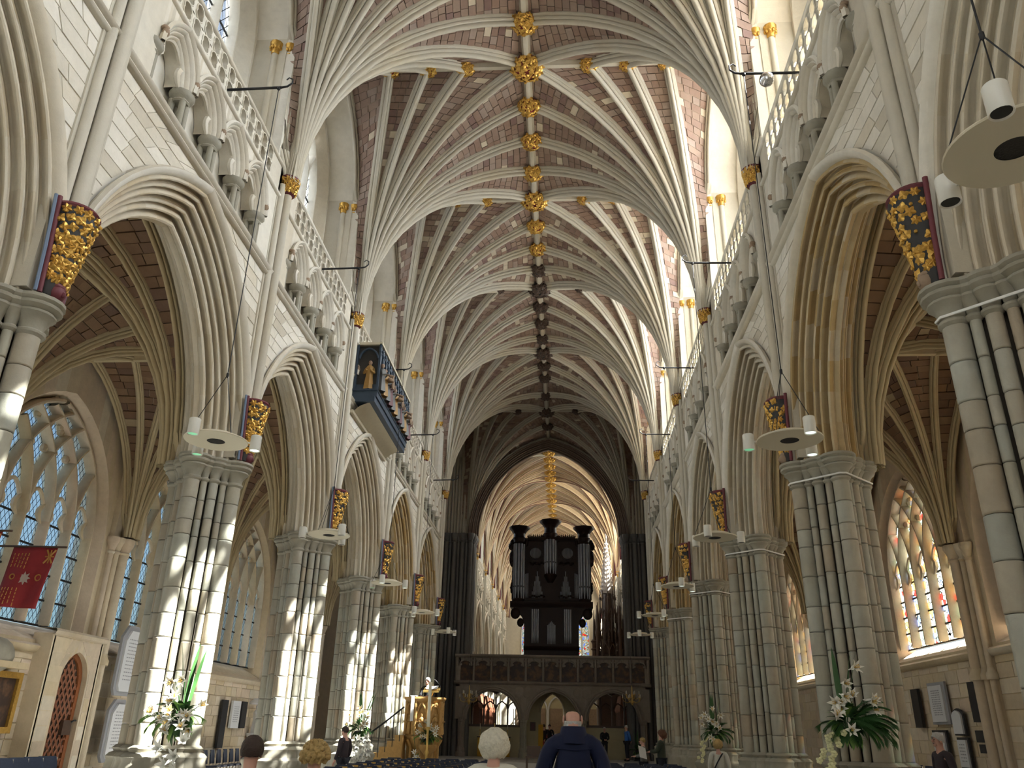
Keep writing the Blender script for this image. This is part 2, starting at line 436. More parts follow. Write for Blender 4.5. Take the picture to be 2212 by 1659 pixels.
# ---- floor: slabs of the nave, raised crossing of pale marble
MB().box(-11.5, 11.5, -5, 86, -0.3, -0.012).build('floor_bed', M['joint_shade'], floor)
def slabs(x0, x1, y0, y1, z, sx, sy, name, mat, single):
    mb = MB()
    ny = int(round((y1 - y0) / sy)); nx = int(round((x1 - x0) / sx))
    for j in range(ny):
        for i in range(nx):
            a, b = x0 + (x1 - x0) * i / nx, y0 + (y1 - y0) * j / ny
            q = RND.uniform(-0.004, 0.004)
            c = (a + 0.006, a + (x1 - x0) / nx - 0.006, b + 0.006, b + (y1 - y0) / ny - 0.006, z - 0.02, z + q)
            if single: MB().box(*c).build(name, mat, floor)
            else: mb.box(*c)
    if not single: mb.build(name, mat, floor, kind='stuff')
slabs(-11.2, 11.2, -4.4, 38.6, 0.0, 1.1, 0.9, 'floor_slab', M['floor'], False)
MB().box(-5.6, 5.8, 38.6, 46, -0.01, 0.32).build('step', M['floor'], floor)
slabs(-5.6, 5.8, 38.6, 46, 0.345, 0.95, 0.92, 'floor_slab', M['floor'], True)
slabs(-4.6, 4.8, 48.2, 80, 0.34, 0.9, 0.9, 'floor_slab', M['floor'], False)

# ---- pointed, many-ordered arch
def pointed_grid(hs, rise, zs, prof, fx, n=14, y=0.0):
    """prof: (inset towards the opening, depth); fx maps depth to x. Returns the two haunches."""
    R = (hs * hs + rise * rise) / (2 * hs)
    cc = R - hs
    A, B = [], []
    for i in range(n + 1):
        ra, rb = [], []
        for u, v in prof:
            r = R - u
            te = acos(max(-1, min(1, cc / r)))
            t = te * i / n
            yy, z = cc - r * cos(t), zs + r * sin(t)
            ra.append((fx(v), y + yy, z)); rb.append((fx(v), y - yy, z))
        A.append(ra); B.append(rb)
    return A, B

def arc_pts(hs, rise, zs, n=10, inset=0.0):
    """outline of a pointed arch from left springing over the apex to right springing, (y, z)"""
    R = (hs * hs + rise * rise) / (2 * hs); cc = R - hs; r = R - inset
    te = acos(max(-1, min(1, cc / r)))
    l = [(cc - r * cos(te * i / n), zs + r * sin(te * i / n)) for i in range(n + 1)]
    return l + [(-a, b) for a, b in l[-2::-1]]

def roll_profile(D, n_rolls=6):
    """splayed profile of rolls and hollows from the nave face in to the soffit and out again"""
    e = (1 / sqrt(2), 1 / sqrt(2)); nn = (1 / sqrt(2), -1 / sqrt(2))
    Lh = D * sqrt(2)
    pat = [('r', 1.0), ('h', .9), ('f', .25), ('r', .8), ('h', .75), ('r', 1.15), ('h', 1.0), ('f', .25), ('r', .8), ('h', .75), ('r', 1.15), ('h', 1.0), ('r', 1.3), ('f', .2)]
    tot = sum(w for _, w in pat)
    s, pts = 0.0, [(0.0, 0.0)]
    for k, w in pat:
        w = w / tot * Lh
        if k == 'f': pts.append((s + w, 0.0))
        else:
            for j in range(1, 6):
                a = pi * j / 5
                hgt = (0.85 if k == 'r' else -1.25) * w * sin(a)
                pts.append((s + w * (1 - cos(a)) / 2, hgt))
        s += w
    half = [(e[0] * a + nn[0] * b, e[1] * a + nn[1] * b) for a, b in pts]
    back = [(u, 2 * D - v) for u, v in half[-2::-1]]
    return half + back

ARCH_PROF = roll_profile(DEP)
def arch_mesh(s, mt='arch'):
    mb = MB()
    for g in pointed_grid(HS, RISE, Z_CAP, ARCH_PROF, lambda v: s * (XF + v * (XB - XF) / (2 * DEP)), 16):
        nb = len(g[0])
        cut = [0, nb // 6, nb // 3, nb // 2, nb - nb // 3, nb - nb // 6, nb - 1]
        for i in range(0, 16, 2):                       # voussoirs: each block its own stone
            for a, b in zip(cut[:-1], cut[1:]):
                mb.grid([row[a:b + 1] for row in g[i:i + 3]])
    return mb.mesh('arch_moulding', M[mt], 32)
def hood_mesh(s):
    pr = [(-0.10, 0.0), (-0.13, -0.07), (-0.10, -0.12), (-0.03, -0.10), (0.0, -0.04), (0.02, 0.03)]
    mb = MB()
    for g in pointed_grid(HS, RISE, Z_CAP, pr, lambda v: s * (XF + v), 16): mb.grid(g)
    return mb.mesh('hood_mould', M['wall'], 50)

def over_arch(mb, outline, ylo, yhi, ztop, x, zbase=None):
    """flat face above an arch outline and beside it"""
    for (a, b), (c, d) in zip(outline[:-1], outline[1:]):
        mb.add([(x, a, b), (x, c, d), (x, c, ztop), (x, a, ztop)], [(0, 1, 2, 3)])
    zb = outline[0][1] if zbase is None else zbase
    for a, c in ((ylo, outline[0][0]), (outline[-1][0], yhi)):
        mb.add([(x, a, zb), (x, c, zb), (x, c, ztop), (x, a, ztop)], [(0, 1, 2, 3)])

def pierced(mb, ol_in, ol_out, x_in, x_out, ylo, yhi, zlo, zhi):
    """wall with a window hole: inner face, splayed reveal to the smaller outer outline"""
    over_arch(mb, ol_in, ylo, yhi, zhi, x_in, zlo)
    a, b = ol_in[0], ol_in[-1]
    mb.add([(x_in, a[0], zlo), (x_in, b[0], zlo), (x_in, b[0], b[1]), (x_in, a[0], a[1])], [(0, 1, 2, 3)]) if a[1] > zlo + 1e-4 else None
    n = len(ol_in)
    vs = [(x_in, *p) for p in ol_in] + [(x_out, *p) for p in ol_out]
    mb.add(vs, [(i, (i + 1) % n, n + (i + 1) % n, n + i) for i in range(n)])
    over_arch(mb, ol_out, ylo, yhi, zhi, x_out, zlo)
    a, b = ol_out[0], ol_out[-1]
    mb.add([(x_out, a[0], zlo), (x_out, b[0], zlo), (x_out, b[0], b[1]), (x_out, a[0], a[1])], [(0, 1, 2, 3)])

def window_outline(w, sill, spr, rise, n=10):
    return [(-w, sill)] + arc_pts(w, rise, spr, n) + [(w, sill)]

# ---- ashlar stones, each with its own edges, kept clear of arches by cutting each course at the curve
def ashlar(x, s, z0, z1, span, ch=0.235, lmin=0.30, lmax=0.68, thick=0.014, gap=0.0045, seed=1):
    """span(z) -> list of free (y0, y1) runs. Returns list of eight-corner stones"""
    r = random.Random(seed)
    out = []
    nz = max(1, int(round((z1 - z0) / ch)))
    for k in range(nz):
        a, b = z0 + (z1 - z0) * k / nz + gap, z0 + (z1 - z0) * (k + 1) / nz - gap
        for (p0, p1), (q0, q1) in zip(span(a), span(b)):
            wmid = (p1 + q1 - p0 - q0) / 2
            if wmid < 0.12: continue
            cuts, y = [0.0], 0.0
            while True:
                y += r.uniform(lmin, lmax)
                if y > wmid - lmin * 0.6: break
                cuts.append(y / wmid)
            cuts.append(1.0)
            for c0, c1 in zip(cuts[:-1], cuts[1:]):
                if r.random() < 0.0: continue
                f = lambda lo, hi, c: lo + (hi - lo) * c
                g = gap
                d = thick * r.uniform(0.6, 1.15)
                ring = lambda xx, m: [(xx, f(p0, p1, c0) + g + m, a + m), (xx, f(p0, p1, c1) - g - m, a + m), (xx, f(q0, q1, c1) - g - m, b - m), (xx, f(q0, q1, c0) + g + m, b - m)]
                out.append(ring(s * (x + 0.02), 0) + ring(s * (x - d), 0.006))
    return out

ARC_R = (HS * HS + RISE * RISE) / (2 * HS)
def arch_half(z, extra=0.06):
    h = z - Z_CAP
    r = ARC_R + extra
    if h >= sqrt(max(0, r * r - (ARC_R - HS) ** 2)): return 0.0
    return max(0.0, sqrt(r * r - h * h) - (ARC_R - HS))
def spandrel_span(z):
    a = arch_half(z, 0.12)
    if a < 0.02: return [(-2.72, -0.01), (0.01, 2.72)]
    return [(-2.72, -a), (a, 2.72)]
def tri_side_span(z): return [(-2.72, -2.22), (2.22, 2.72)]

def bay_stones(s):
    st = ashlar(XF + 0.03, s, 6.3, 9.84, spandrel_span, seed=11)
    st += ashlar(XF + 0.03, s, 10.04, 11.66, tri_side_span, seed=12)
    return st
def stone_mesh(p, mat):
    return MB().hexa(p).mesh('stone', mat)

# ---- triforium arcade and pierced parapet
TP, TN = 1.08, 4
def triforium(s):
    arch, shaft, cap, head, back, cusp = MB(), MB(), MB(), MB(), MB(), MB()
    ys = [(-1.5 + i) * TP for i in range(TN)]
    prof = [(0, 0), (.02, -.03), (.05, -.04), (.08, -.01), (.085, .03), (.11, .02), (.14, .05), (.145, .09), (.17, .08), (.20, .11), (.205, .16), (.20, .38)]
    for y in ys:
        for g in pointed_grid(0.55, 0.80, 10.80, prof, lambda v: s * (XF - 0.03 + v), 8, y): arch.grid(g)
        hood = [(-.03, .02), (-.06, -.05), (-.02, -.09), (.02, -.06), (.03, .0)]
        for g in pointed_grid(0.55, 0.80, 10.80, hood, lambda v: s * (XF - 0.03 + v), 8, y): arch.grid(g)
        for q in (-1, 1):                              # cusps that make the trefoil head
            pts = [(s * (XF + 0.12), y + q * (0.36 - 0.10 * sin(pi * j / 6) * 1.0), 10.80 + 0.34 * j / 6) for j in range(7)]
            cusp.tube(pts, [.03, .045, .055, .05, .05, .06, .03], 6)
            pts = [(s * (XF + 0.12), y + q * (0.30 - 0.30 * j / 5), 11.14 + 0.20 * sin(pi * j / 10) * 1.0) for j in range(6)]
            cusp.tube(pts, .04, 6)
        face = [(y + a, b) for a, b in arc_pts(0.55, 0.80, 10.80, 8)]
        over_arch(back, face, y - 0.54, y + 0.54, 11.70, s * (XF + 0.0))
    for y in [-2 * TP + i * TP for i in range(TN + 1)]:
        for dx in (0.06, 0.24):
            for dy in (-0.062, 0.062):
                shaft.tube([(s * (XF + dx), y + dy, 10.0), (s * (XF + dx), y + dy, 10.66)], 0.052, 8)
        cap.lathe(s * (XF + 0.13), y, [(.13, 10.60), (.15, 10.63), (.13, 10.66), (.17, 10.70), (.20, 10.74), (.20, 10.80)], 10, sx=1.0)
        cap.lathe(s * (XF + 0.13), y, [(.19, 10.0), (.19, 10.05), (.15, 10.1), (.13, 10.12)], 10)
        head.blob((s * (XF - 0.07), y, 10.99), (0.06, 0.055, 0.085), 8, 6)
        head.blob((s * (XF - 0.11), y, 10.97), (0.025, 0.02, 0.03), 6, 4)
        head.blob((s * (XF - 0.05), y, 11.07), (0.07, 0.065, 0.05), 7, 4)
    for q in (-1, 1):
        back.box(s * (XF + 0.0), s * (XF + 0.4), q * 2.16, q * 3, 9.9, 11.70)
    back.box(s * 5.33, s * 5.45, -3, 3, 9.9, 11.75)      # recessed back
    back.box(s * XF, s * 5.4, -3, 3, 9.88, 10.0)
    return [arch.mesh('triforium_arch', M['wall'], 45), cusp.mesh('cusping', M['wall'], 50), shaft.mesh('triforium_shaft', M['purbeckcap'], 50), cap.mesh('triforium_capital', M['purbeckcap'], 50), head.mesh('carved_head', M['brownhead'], 60), back.mesh('triforium_wall', M['wall'])]

def foil_outline(n=20):
    """two-lobed upright opening"""
    o = []
    for i in range(n):
        a = 2 * pi * i / n
        r = 0.5 * (1 - 0.22 * abs(cos(a)) ** 6) if False else 0.5
        yy, zz = cos(a), sin(a)
        w = 0.40 * (0.74 + 0.26 * abs(sin(2 * a)) ** 0.8)
        o.append((w * yy, 0.47 * zz))
    return o
def parapet(s):
    mb, rail = MB(), MB()
    cw, chh, n, z0 = 0.34, 0.315, 13, 11.80
    ol = foil_outline()
    for i in range(n):
        for k in range(2):
            off = 0.0 if k == 0 else 0.0
            yc, zc = (-(n - 1) / 2 + i) * cw + off, z0 + chh * (k + .5)
            inner = [(yc + a * cw * 0.92, zc + b * chh * 0.96) for a, b in ol]
            outer = []
            for a, b in ol:                             # project to the cell edge
                m = max(abs(a) / 0.40 if abs(a) > 1e-6 else 0, abs(b) / 0.47)
                t = 1 / max(abs(a) * 2, abs(b) * 2)
                outer.append((yc + a * t * cw, zc + b * t * chh))
            mb.ring(outer, inner, lambda a, b: (s * (XF - 0.01), a, b), lambda a, b: (s * (XF + 0.11), a, b))
            for q in (0,):
                pts = [(s * (XF - 0.02), yc + a * cw * 1.02, zc + b * chh * 1.04) for a, b in ol] 
                mb.tube(pts + pts[:1], 0.014, 5, False)
    for q in (-1, 1):
        mb.box(s * (XF - 0.01), s * (XF + 0.11), q * n * cw / 2, q * 3, 11.78, 12.45)
    pr = [(0.0, 0), (-.05, .01), (-.07, .05), (-.05, .085), (0.0, .1), (.13, .1), (.13, 0)]
    for z in (11.70, 12.42):
        rail.sweep([(a, b) for a, b in pr], [((s * XF, -3, z), (s, 0, 0), (0, 0, 1)), ((s * XF, 3, z), (s, 0, 0), (0, 0, 1))])
    return [mb.mesh('pierced_parapet', M['wall'], 40), rail.mesh('parapet_rail', M['wall'], 60)]

def string_mesh(s):
    pr = [(0.02, -.10), (-.04, -.09), (-.07, -.05), (-.05, -.01), (-.10, .01), (-.12, .05), (-.08, .09), (0.02, .10)]
    mb = MB()
    for z in (9.93,):
        mb.sweep(pr, [((s * XF, -2.99, z), (s, 0, 0), (0, 0, 1)), ((s * XF, 2.99, z), (s, 0, 0), (0, 0, 1))])
    return mb.mesh('string_course', M['wall'], 50)

def spandrel_back(s):
    mb = MB()
    ol = arc_pts(HS, RISE, Z_CAP, 16)
    over_arch(mb, ol, -3, 3, 9.9, s * (XF + 0.03))
    over_arch(mb, ol, -3, 3, 9.9, s * XB)
    return mb.mesh('spandrel_wall', M['wall'])

# ---- clerestory
CW_IN, CW_OUT = 2.45, 2.05
def clerestory(s):
    mb = MB()
    oin = window_outline(CW_IN, 12.35, 15.45, 2.75)
    oout = window_outline(CW_OUT, 12.75, 15.45, 2.35)
    pierced(mb, oin, oout, s * 5.95, s * 6.45, -3, 3, 11.6, 19.1)
    mb.box(s * 5.05, s * 6.0, -3, 3, 11.58, 11.7)         # wall passage
    # deep arch of the recess, from the wall rib back to the window wall
    prof = [(0, 0), (.0, .9)]
    o = arc_pts(2.55, 2.9, 15.55, 12)
    mb.grid([[(s * 5.1, a, b) for a, b in o], [(s * 5.96, a, b) for a, b in o]])
    for q in (-1, 1):                                   # cross wall at each pier
        mb.add([(s * 5.0, q * 2.55, 11.7), (s * 5.96, q * 2.55, 11.7), (s * 5.96, q * 2.55, 15.55), (s * 5.0, q * 2.55, 15.55)], [(0, 1, 2, 3)])
        mb.add([(s * 5.0, q * 2.55, 11.7), (s * 5.0, q * 3.0, 11.7), (s * 5.0, q * 3.0, 16.5), (s * 5.0, q * 2.55, 15.55)], [(0, 1, 2, 3)])
    return mb.mesh('clerestory_wall', M['wall'])

def tracery(s, w, sill, spr, rise, nl, x, r=0.06, depth=2.0, cusps=True, name='window_tracery', mat='wall'):
    """mullions that branch into intersecting arcs"""
    mb = MB()
    R = (w * w + rise * rise) / (2 * w)
    def inside(y, z):
        if z < spr: return abs(y) <= w
        return (abs(y) + R - w) ** 2 + (z - spr) ** 2 <= R * R + 1e-6
    sec = [(-r, -r * depth), (-r * .35, -r * depth * 1.5), (r * .35, -r * depth * 1.5), (r, -r * depth), (r, r * depth), (-r, r * depth)]
    def bar(pts, e=None):
        fr = []
        for i, p in enumerate(pts):
            a, b = Vector(pts[max(0, i - 1)]), Vector(pts[min(len(pts) - 1, i + 1)])
            t = (b - a).normalized()
            A = Vector((0, -t.z, t.y))
            fr.append((p, A, (s, 0, 0)))
        mb.sweep(sec, fr, True)
    step = 2 * w / nl
    for i in range(1, nl):
        y = -w + i * step
        bar([(s * x, y, sill), (s * x, y, spr)])
    for i in range(0, nl + 1):
        y0 = -w + i * step
        for d in (-1, 1):
            pts = []
            for j in range(0, 40):
                t = j * 0.045
                y, z = y0 + d * (R - R * cos(t)), spr + R * sin(t)
                if not inside(y, z):
                    break
                pts.append((s * x, y, z))
            if len(pts) > 2 and not (i in (0, nl) and d == (1 if i == 0 else -1) and False):
                bar(pts)
    if cusps:
        for i in range(nl):
            yc = -w + (i + .5) * step
            for q in (-1, 1):
                pts = [(s * x, yc + q * step * (0.42 - 0.20 * sin(pi * j / 5)), spr - 0.05 + step * 0.5 * j / 5) for j in range(6)]
                mb.tube(pts, [r * .5, r * .9, r * 1.2, r * 1.1, r * .9, r * .5], 6)
                pts = [(s * x, yc + q * step * (0.34 - 0.34 * j / 4), spr - 0.05 + step * (0.5 + 0.32 * sin(pi * j / 8))) for j in range(5)]
                mb.tube(pts, r * .8, 6)
        for k in range(1, nl):                          # foils in the net of the head
            for i in range(nl - k):
                yc = -w + (i + .5 + k * .5) * step
                hh = k * step * .5
                zc = spr + sqrt(max(0, R * R - (R - hh) ** 2)) + step * .42
                if not inside(abs(yc) + step * .42, zc + step * .2): continue
                for q in range(4):
                    a = pi / 4 + q * pi / 2
                    c = (yc + cos(a) * step * .40, zc + sin(a) * step * .52)
                    mb.blob((s * x, c[0], c[1]), (r * 1.6, step * .12, step * .12), 7, 4)
    for q in (-1, 1): bar([(s * x, q * w, sill), (s * x, q * w, spr)])
    return mb.mesh(name, M[mat], 40)

def glass_parts(root, s, w, sill, spr, rise, nl, x, mat, bars_mat='iron', nb=3):
    """every light is cut into panes between the saddle bars; the head is one pane per light"""
    R = (w * w + rise * rise) / (2 * w)
    step = 2 * w / nl
    key = (s, w, sill, spr, rise, nl, x, mat)
    if key not in GLASS:
        lst, bm = [], MB()
        for i in range(nl):
            a, b = -w + i * step, -w + (i + 1) * step
            for k in range(nb):
                z0, z1 = sill + (spr - sill) * k / nb, sill + (spr - sill) * (k + 1) / nb
                lst.append(MB().add([(s * x, a, z0), (s * x, b, z0), (s * x, b, z1), (s * x, a, z1)], [(0, 1, 2, 3)]).mesh('pane', M[mat]))
                bm.box(s * (x - .03), s * (x - .005), a, b, z0 - .022, z0 + .022)
            bm.box(s * (x - .03), s * (x - .005), a, b, spr - .022, spr + .022)
            pts = [(a, spr)]
            for j in range(7):
                y = a + (b - a) * j / 6
                pts.append((y, spr + sqrt(max(0, R * R - (abs(y) + R - w) ** 2))))
            pts.append((b, spr))
            lst.append(MB().add([(s * x, p, q) for p, q in pts], [tuple(range(len(pts)))]).mesh('pane', M[mat]))
        GLASS[key] = (lst, bm.mesh('saddle_bar', M[bars_mat]))
    lst, bars = GLASS[key]
    for me in lst: link('pane', me, root)
    link('saddle_bar', bars, root)
GLASS = {}
WIN_N = [0]
def window_root(loc, label=None):
    WIN_N[0] += 1
    return empty('window_%d' % WIN_N[0], loc, kind='structure', label=label)

# ---- bays of the nave walls
VIS_ORDER = [10.58, 16.58]
SHARE = {}
for s in (-1, 1):
    root = SIDE[s]
    am2 = arch_mesh(s, 'archochre')
    am, hm, sm, sb, cl = arch_mesh(s), hood_mesh(s), string_mesh(s), spandrel_back(s), clerestory(s)
    tri, par = triforium(s), parapet(s)
    tr = tracery(s, CW_OUT, 12.75, 15.45, 2.35, 5, 6.35, 0.055, 2.2, False)
    stones = bay_stones(s)
    smeshes = [stone_mesh(p, M['wall']) for p in stones]
    rest = MB()
    for p in stones: rest.hexa(p)
    rest = rest.mesh('stonework', M['wall'])
    SHARE[s] = dict(arch=am, hood=hm, string=sm, back=sb, clere=cl, tri=tri, par=par, trac=tr, rest=rest)
    for yc in BAYS:
        for nm, me in (('arch_moulding', am), ('hood_mould', hm), ('string_course', sm), ('spandrel_wall', sb), ('clerestory_wall', cl)):
            link(nm, am2 if nm == 'arch_moulding' and (yc > 27 or (s > 0 and 6 < yc < 12)) else me, root, (0, yc, 0))
        for me in tri: link(me.name.split('.')[0], me, root, (0, yc, 0))
        for me in par: link(me.name.split('.')[0], me, root, (0, yc, 0))
        if yc in VIS_ORDER:
            for me in smeshes: link('stone', me, root, (0, yc, 0))
        else:
            tag(link('stonework', rest, root, (0, yc, 0)), kind='stuff')
        w = window_root((0, yc, 0))
        link('window_tracery', tr, w)
        glass_parts(w, s, CW_OUT, 12.75, 15.45, 2.35, 5, 6.38, 'stained' if s > 0 and yc > 33 else 'clearglass')  # dense glass added in the last south bay to hold back the sun
    # wall shafts between the bays, with the little gilded capitals of the window arches
    for p in range(0, 6):
        y = PY(p)
        sh = MB()
        for dx, dy, r in ((-0.11, 0, .095), (-0.04, -.17, .07), (-0.04, .17, .07)):
            sh.tube([(s * (XF + dx), y + dy, 7.1), (s * (XF + dx), y + dy, 12.05)], r, 10)
        sh.box(s * (XF - 0.01), s * 5.4, y - .29, y + .29, 6.0, 16)
        for q in (-1, 1):
            for dx, dy in ((0.20, .36), (0.50, .46)):
                sh.tube([(s * (XF + dx), y + q * dy, 11.7), (s * (XF + dx), y + q * dy, 15.45)], .075, 10)
            sh.box(s * (XF + .25), s * 6.0, y, y + q * .47, 11.7, 16.2)
        sh.build('wall_shaft', M['rib'], root, 50)
        for q in (-1, 1):
            for dx, dy in ((0.20, .36), (0.50, .46)):
                cp = MB().lathe(s * (XF + dx), y + q * dy, [(.085, 15.42), (.10, 15.46), (.09, 15.5), (.13, 15.6), (.15, 15.68), (.15, 15.74)], 10)
                for j in range(10):
                    a = 2 * pi * j / 10
                    cp.blob((s * (XF + dx) + .12 * cos(a), y + q * dy + .12 * sin(a), 15.58), (.035, .035, .06), 5, 4)
                cp.build('shaft_capital', M['gold'], root, 50, label='small gilded capital of a window shaft')

# outer envelope: roofs, west wall with its great window, transepts
trim = empty('trim_1', kind='structure', label=None)
MB().box(-6.6, 6.6, -5, 90, 19.1, 19.4).build('nave_roof', M['mortar'], trim)
for s in (-1, 1):
    MB().box(s * 6.05, s * 11.2, -5, 37.6, 10.15, 10.4).build('aisle_roof', M['mortar'], trim)
    MB().box(s * 6.05, s * 11.2, 47, 84, 10.15, 10.4).build('aisle_roof', M['mortar'], trim)
wall_west = empty('wall_west', kind='structure')
mb = MB()
ol = window_outline(3.9, 4.6, 9.5, 6.0)
over_arch(mb, ol, -11.4, 11.4, 19.2, 0, 0)
mb.add([(0, -3.9, 0), (0, 3.9, 0), (0, 3.9, 4.6), (0, -3.9, 4.6)], [(0, 1, 2, 3)])
mb.v = [(b, -4.45, c) for a, b, c in mb.v]
mb.build('west_wall_face', M['wall'], wall_west)
# ================================================================ VAULTS
def circ_d(h, H, D):
    if D < 0.98 * H:
        R = (D * D + H * H) / (2 * D)
        return R - sqrt(max(0, R * R - h * h))
    return D * (1 - sqrt(max(0, 1 - (h / H) ** 2)))

def fan_curves(S, H, tops, walls, n=14, start=0.12):
    """tops: (x, y) on the ridges in order round the fan; walls: dict index -> curve function. Same heights on every curve"""
    hs = [H * sin(pi / 2 * i / n) for i in range(n + 1)]
    cur = []
    for t in tops:
        if callable(t):
            cur.append([Vector(t(h)) for h in hs]); continue
        d = Vector((t[0] - S[0], t[1] - S[1], 0)); D = d.length; d.normalize()
        cur.append([Vector((S[0], S[1], S[2] + h)) + d * (start + (D - start) * circ_d(h, H, D - start) / (D - start)) for h in hs])
    return hs, cur

_H = [(-.14, .05), (-.14, -.03), (-.125, -.065), (-.09, -.075), (-.085, -.05), (-.105, -.095), (-.115, -.125), (-.10, -.16), (-.07, -.17), (-.045, -.15), (-.05, -.185), (-.055, -.22), (-.04, -.255), (-.015, -.275)]
RIBP = _H + [(-a, b) for a, b in _H[::-1]]
def rib_mb(curve, centre, k=1.0, mb=None):
    mb = mb or MB()
    fr = []
    n = len(curve)
    for i, p in enumerate(curve):
        t = (curve[min(n - 1, i + 1)] - curve[max(0, i - 1)]).normalized()
        up = Vector((0, 0, 1))
        A = t.cross(up)
        if A.length < 1e-3: A = Vector((1, 0, 0))
        # lateral axis: horizontal, square to the rib's own plane
        A = Vector((curve[-1].x - curve[0].x, curve[-1].y - curve[0].y, 0)).cross(up)
        if A.length < 1e-4: A = Vector((0, 1, 0))
        A.normalize()
        N = A.cross(t).normalized()
        if N.dot(p - centre) < 0: N = -N
        fr.append((p, A, N))
    return mb.sweep([(a * k, b * k) for a, b in RIBP], fr)

def web_patch(A, B, hs, centre, row=0.205, stone_w=0.31, seed=0, thick=0.03, off=0.03):
    """mortar bed and the separate web stones between two ribs"""
    r = random.Random(seed)
    bed = [[a + (a - centre).normalized() * off, b + (b - centre).normalized() * off] for a, b in zip(A, B)]
    mid = [(a + b) / 2 for a, b in zip(A, B)]
    L_ = [0.0]
    for p, q in zip(mid[:-1], mid[1:]): L_.append(L_[-1] + (q - p).length)
    def at(C, s):
        for i in range(len(L_) - 1):
            if s <= L_[i + 1] + 1e-9:
                t = (s - L_[i]) / max(1e-9, L_[i + 1] - L_[i])
                return C[i].lerp(C[i + 1], t)
        return C[-1].copy()
    n = max(1, int(round(L_[-1] / row)))
    stones = []
    g = 0.009
    for k in range(n):
        s0, s1 = L_[-1] * k / n + g, L_[-1] * (k + 1) / n - g
        a0, b0, a1, b1 = at(A, s0), at(B, s0), at(A, s1), at(B, s1)
        w = ((b0 - a0).length + (b1 - a1).length) / 2
        if w < 0.22: continue
        m = max(1, int(round(w / stone_w + r.uniform(-.3, .3))))
        cuts = [0.0] + sorted(min(.97, max(.03, (j + r.uniform(-.22, .22)) / m)) for j in range(1, m)) + [1.0]
        for c0, c1 in zip(cuts[:-1], cuts[1:]):
            e = g / w
            q = [a0.lerp(b0, c0 + e), a0.lerp(b0, c1 - e), a1.lerp(b1, c1 - e), a1.lerp(b1, c0 + e)]
            nn = (q[1] - q[0]).cross(q[3] - q[0])
            if nn.length < 1e-6: continue
            nn.normalize()
            if nn.dot(q[0] - centre) > 0: nn = -nn
            d = thick * r.uniform(.3, 1.1)
            o = (q[0] - centre).normalized() * off
            stones.append((s0 / L_[-1], [p - nn * 0.02 + o * .6 for p in q] + [p + nn * d for p in q]))
    return bed, stones

def wall_rib(s, q, half, x=5.12, z0=15.55, y0=0.42):
    """the window arch: straight up the shaft, then a pointed arch to mid-bay"""
    hs_, rise = half - y0, ZR - z0
    R = (hs_ * hs_ + rise * rise) / (2 * hs_)
    def f(h):
        z = Z_SPR + h
        t = min(1, h / 1.2)
        xx = 4.86 + (x - 4.86) * t
        if z <= z0: return (s * xx, q * (-0.08 + (y0 + 0.08) * t), z)
        k = z - z0
        return (s * x, q * (y0 + R - sqrt(max(0, R * R - k * k))), z)
    return f

def nave_fan(s, hw, he, lat=(3.80, 2.75, 1.70)):
    """the fan of ribs from one wall shaft: wall rib, three side tiercerons, diagonal, tierceron, cross rib and so on round"""
    S = (s * 4.80, 0, Z_SPR)
    tops = [wall_rib(s, 1, he)] + [(s * x, he) for x in lat] + [(0, he), (0, he / 2), (0, 0), (0, -hw / 2), (0, -hw)] + [(s * x, -hw) for x in lat[::-1]] + [wall_rib(s, -1, hw)]
    centre = Vector((0, 0, 9.0))
    hs, cur = fan_curves(S, ZR - Z_SPR, tops, {}, 14, -0.12)
    bed, stones = MB(), []
    for i in range(len(cur) - 1):
        b, st = web_patch(cur[i], cur[i + 1], hs, Vector((s * 1.5, (he if i < 6 else -hw) * .6, 8.0)), seed=i + 40)
        bed.grid(b); stones += st
    return cur, bed, stones

ceiling = empty('ceiling', kind='structure')
FANS = {}
def fan_meshes(s, hw, he):
    key = (s, hw, he)
    if key not in FANS:
        cur, bed, stones = nave_fan(s, hw, he)
        c = Vector((0, 0, 10.0))
        ribs = [rib_mb(cv, c, 0.85 if i in (0, 12) else 1.0).mesh('rib', M['rib'], 40) for i, cv in enumerate(cur)]
        FANS[key] = (ribs, bed.mesh('web_bed', M['mortar']), stones)
    return FANS[key]

def put_fan(root, s, y, hw, he, single=0, wm='web'):
    ribs, bed, stones = fan_meshes(s, hw, he)
    for me in ribs: link('rib', me, root, (0, y, 0))
    link('web_bed', bed, root, (0, y, 0))
    order = sorted(range(len(stones)), key=lambda i: -stones[i][0])
    first = set(order[:single])
    key = (s, hw, he, single, wm)
    if key not in STW:
        mb = MB()
        for i, (t, p) in enumerate(stones):
            if i not in first: mb.hexa(p)
        STW[key] = (mb.mesh('web_stonework', M[wm]), [MB().hexa(stones[i][1]).mesh('web_stone', M['web']) for i in order[:single]])
    rest, ind = STW[key]
    tag(link('web_stonework', rest, root, (0, y, 0)), kind='stuff')
    for me in ind: link('web_stone', me, root, (0, y, 0))
STW = {}
HX = (CHOIR_Y - PY(5)) / 2
for p in range(-1, 6):
    for s in (-1, 1):
        put_fan(ceiling, s, PY(p), 3.0, 3.0 if p < 5 else HX, 150 if p == 2 else 0, 'webpale' if p == 3 else 'web')
for s in (-1, 1):
    put_fan(ceiling, s, CHOIR_Y, HX, 3.0)

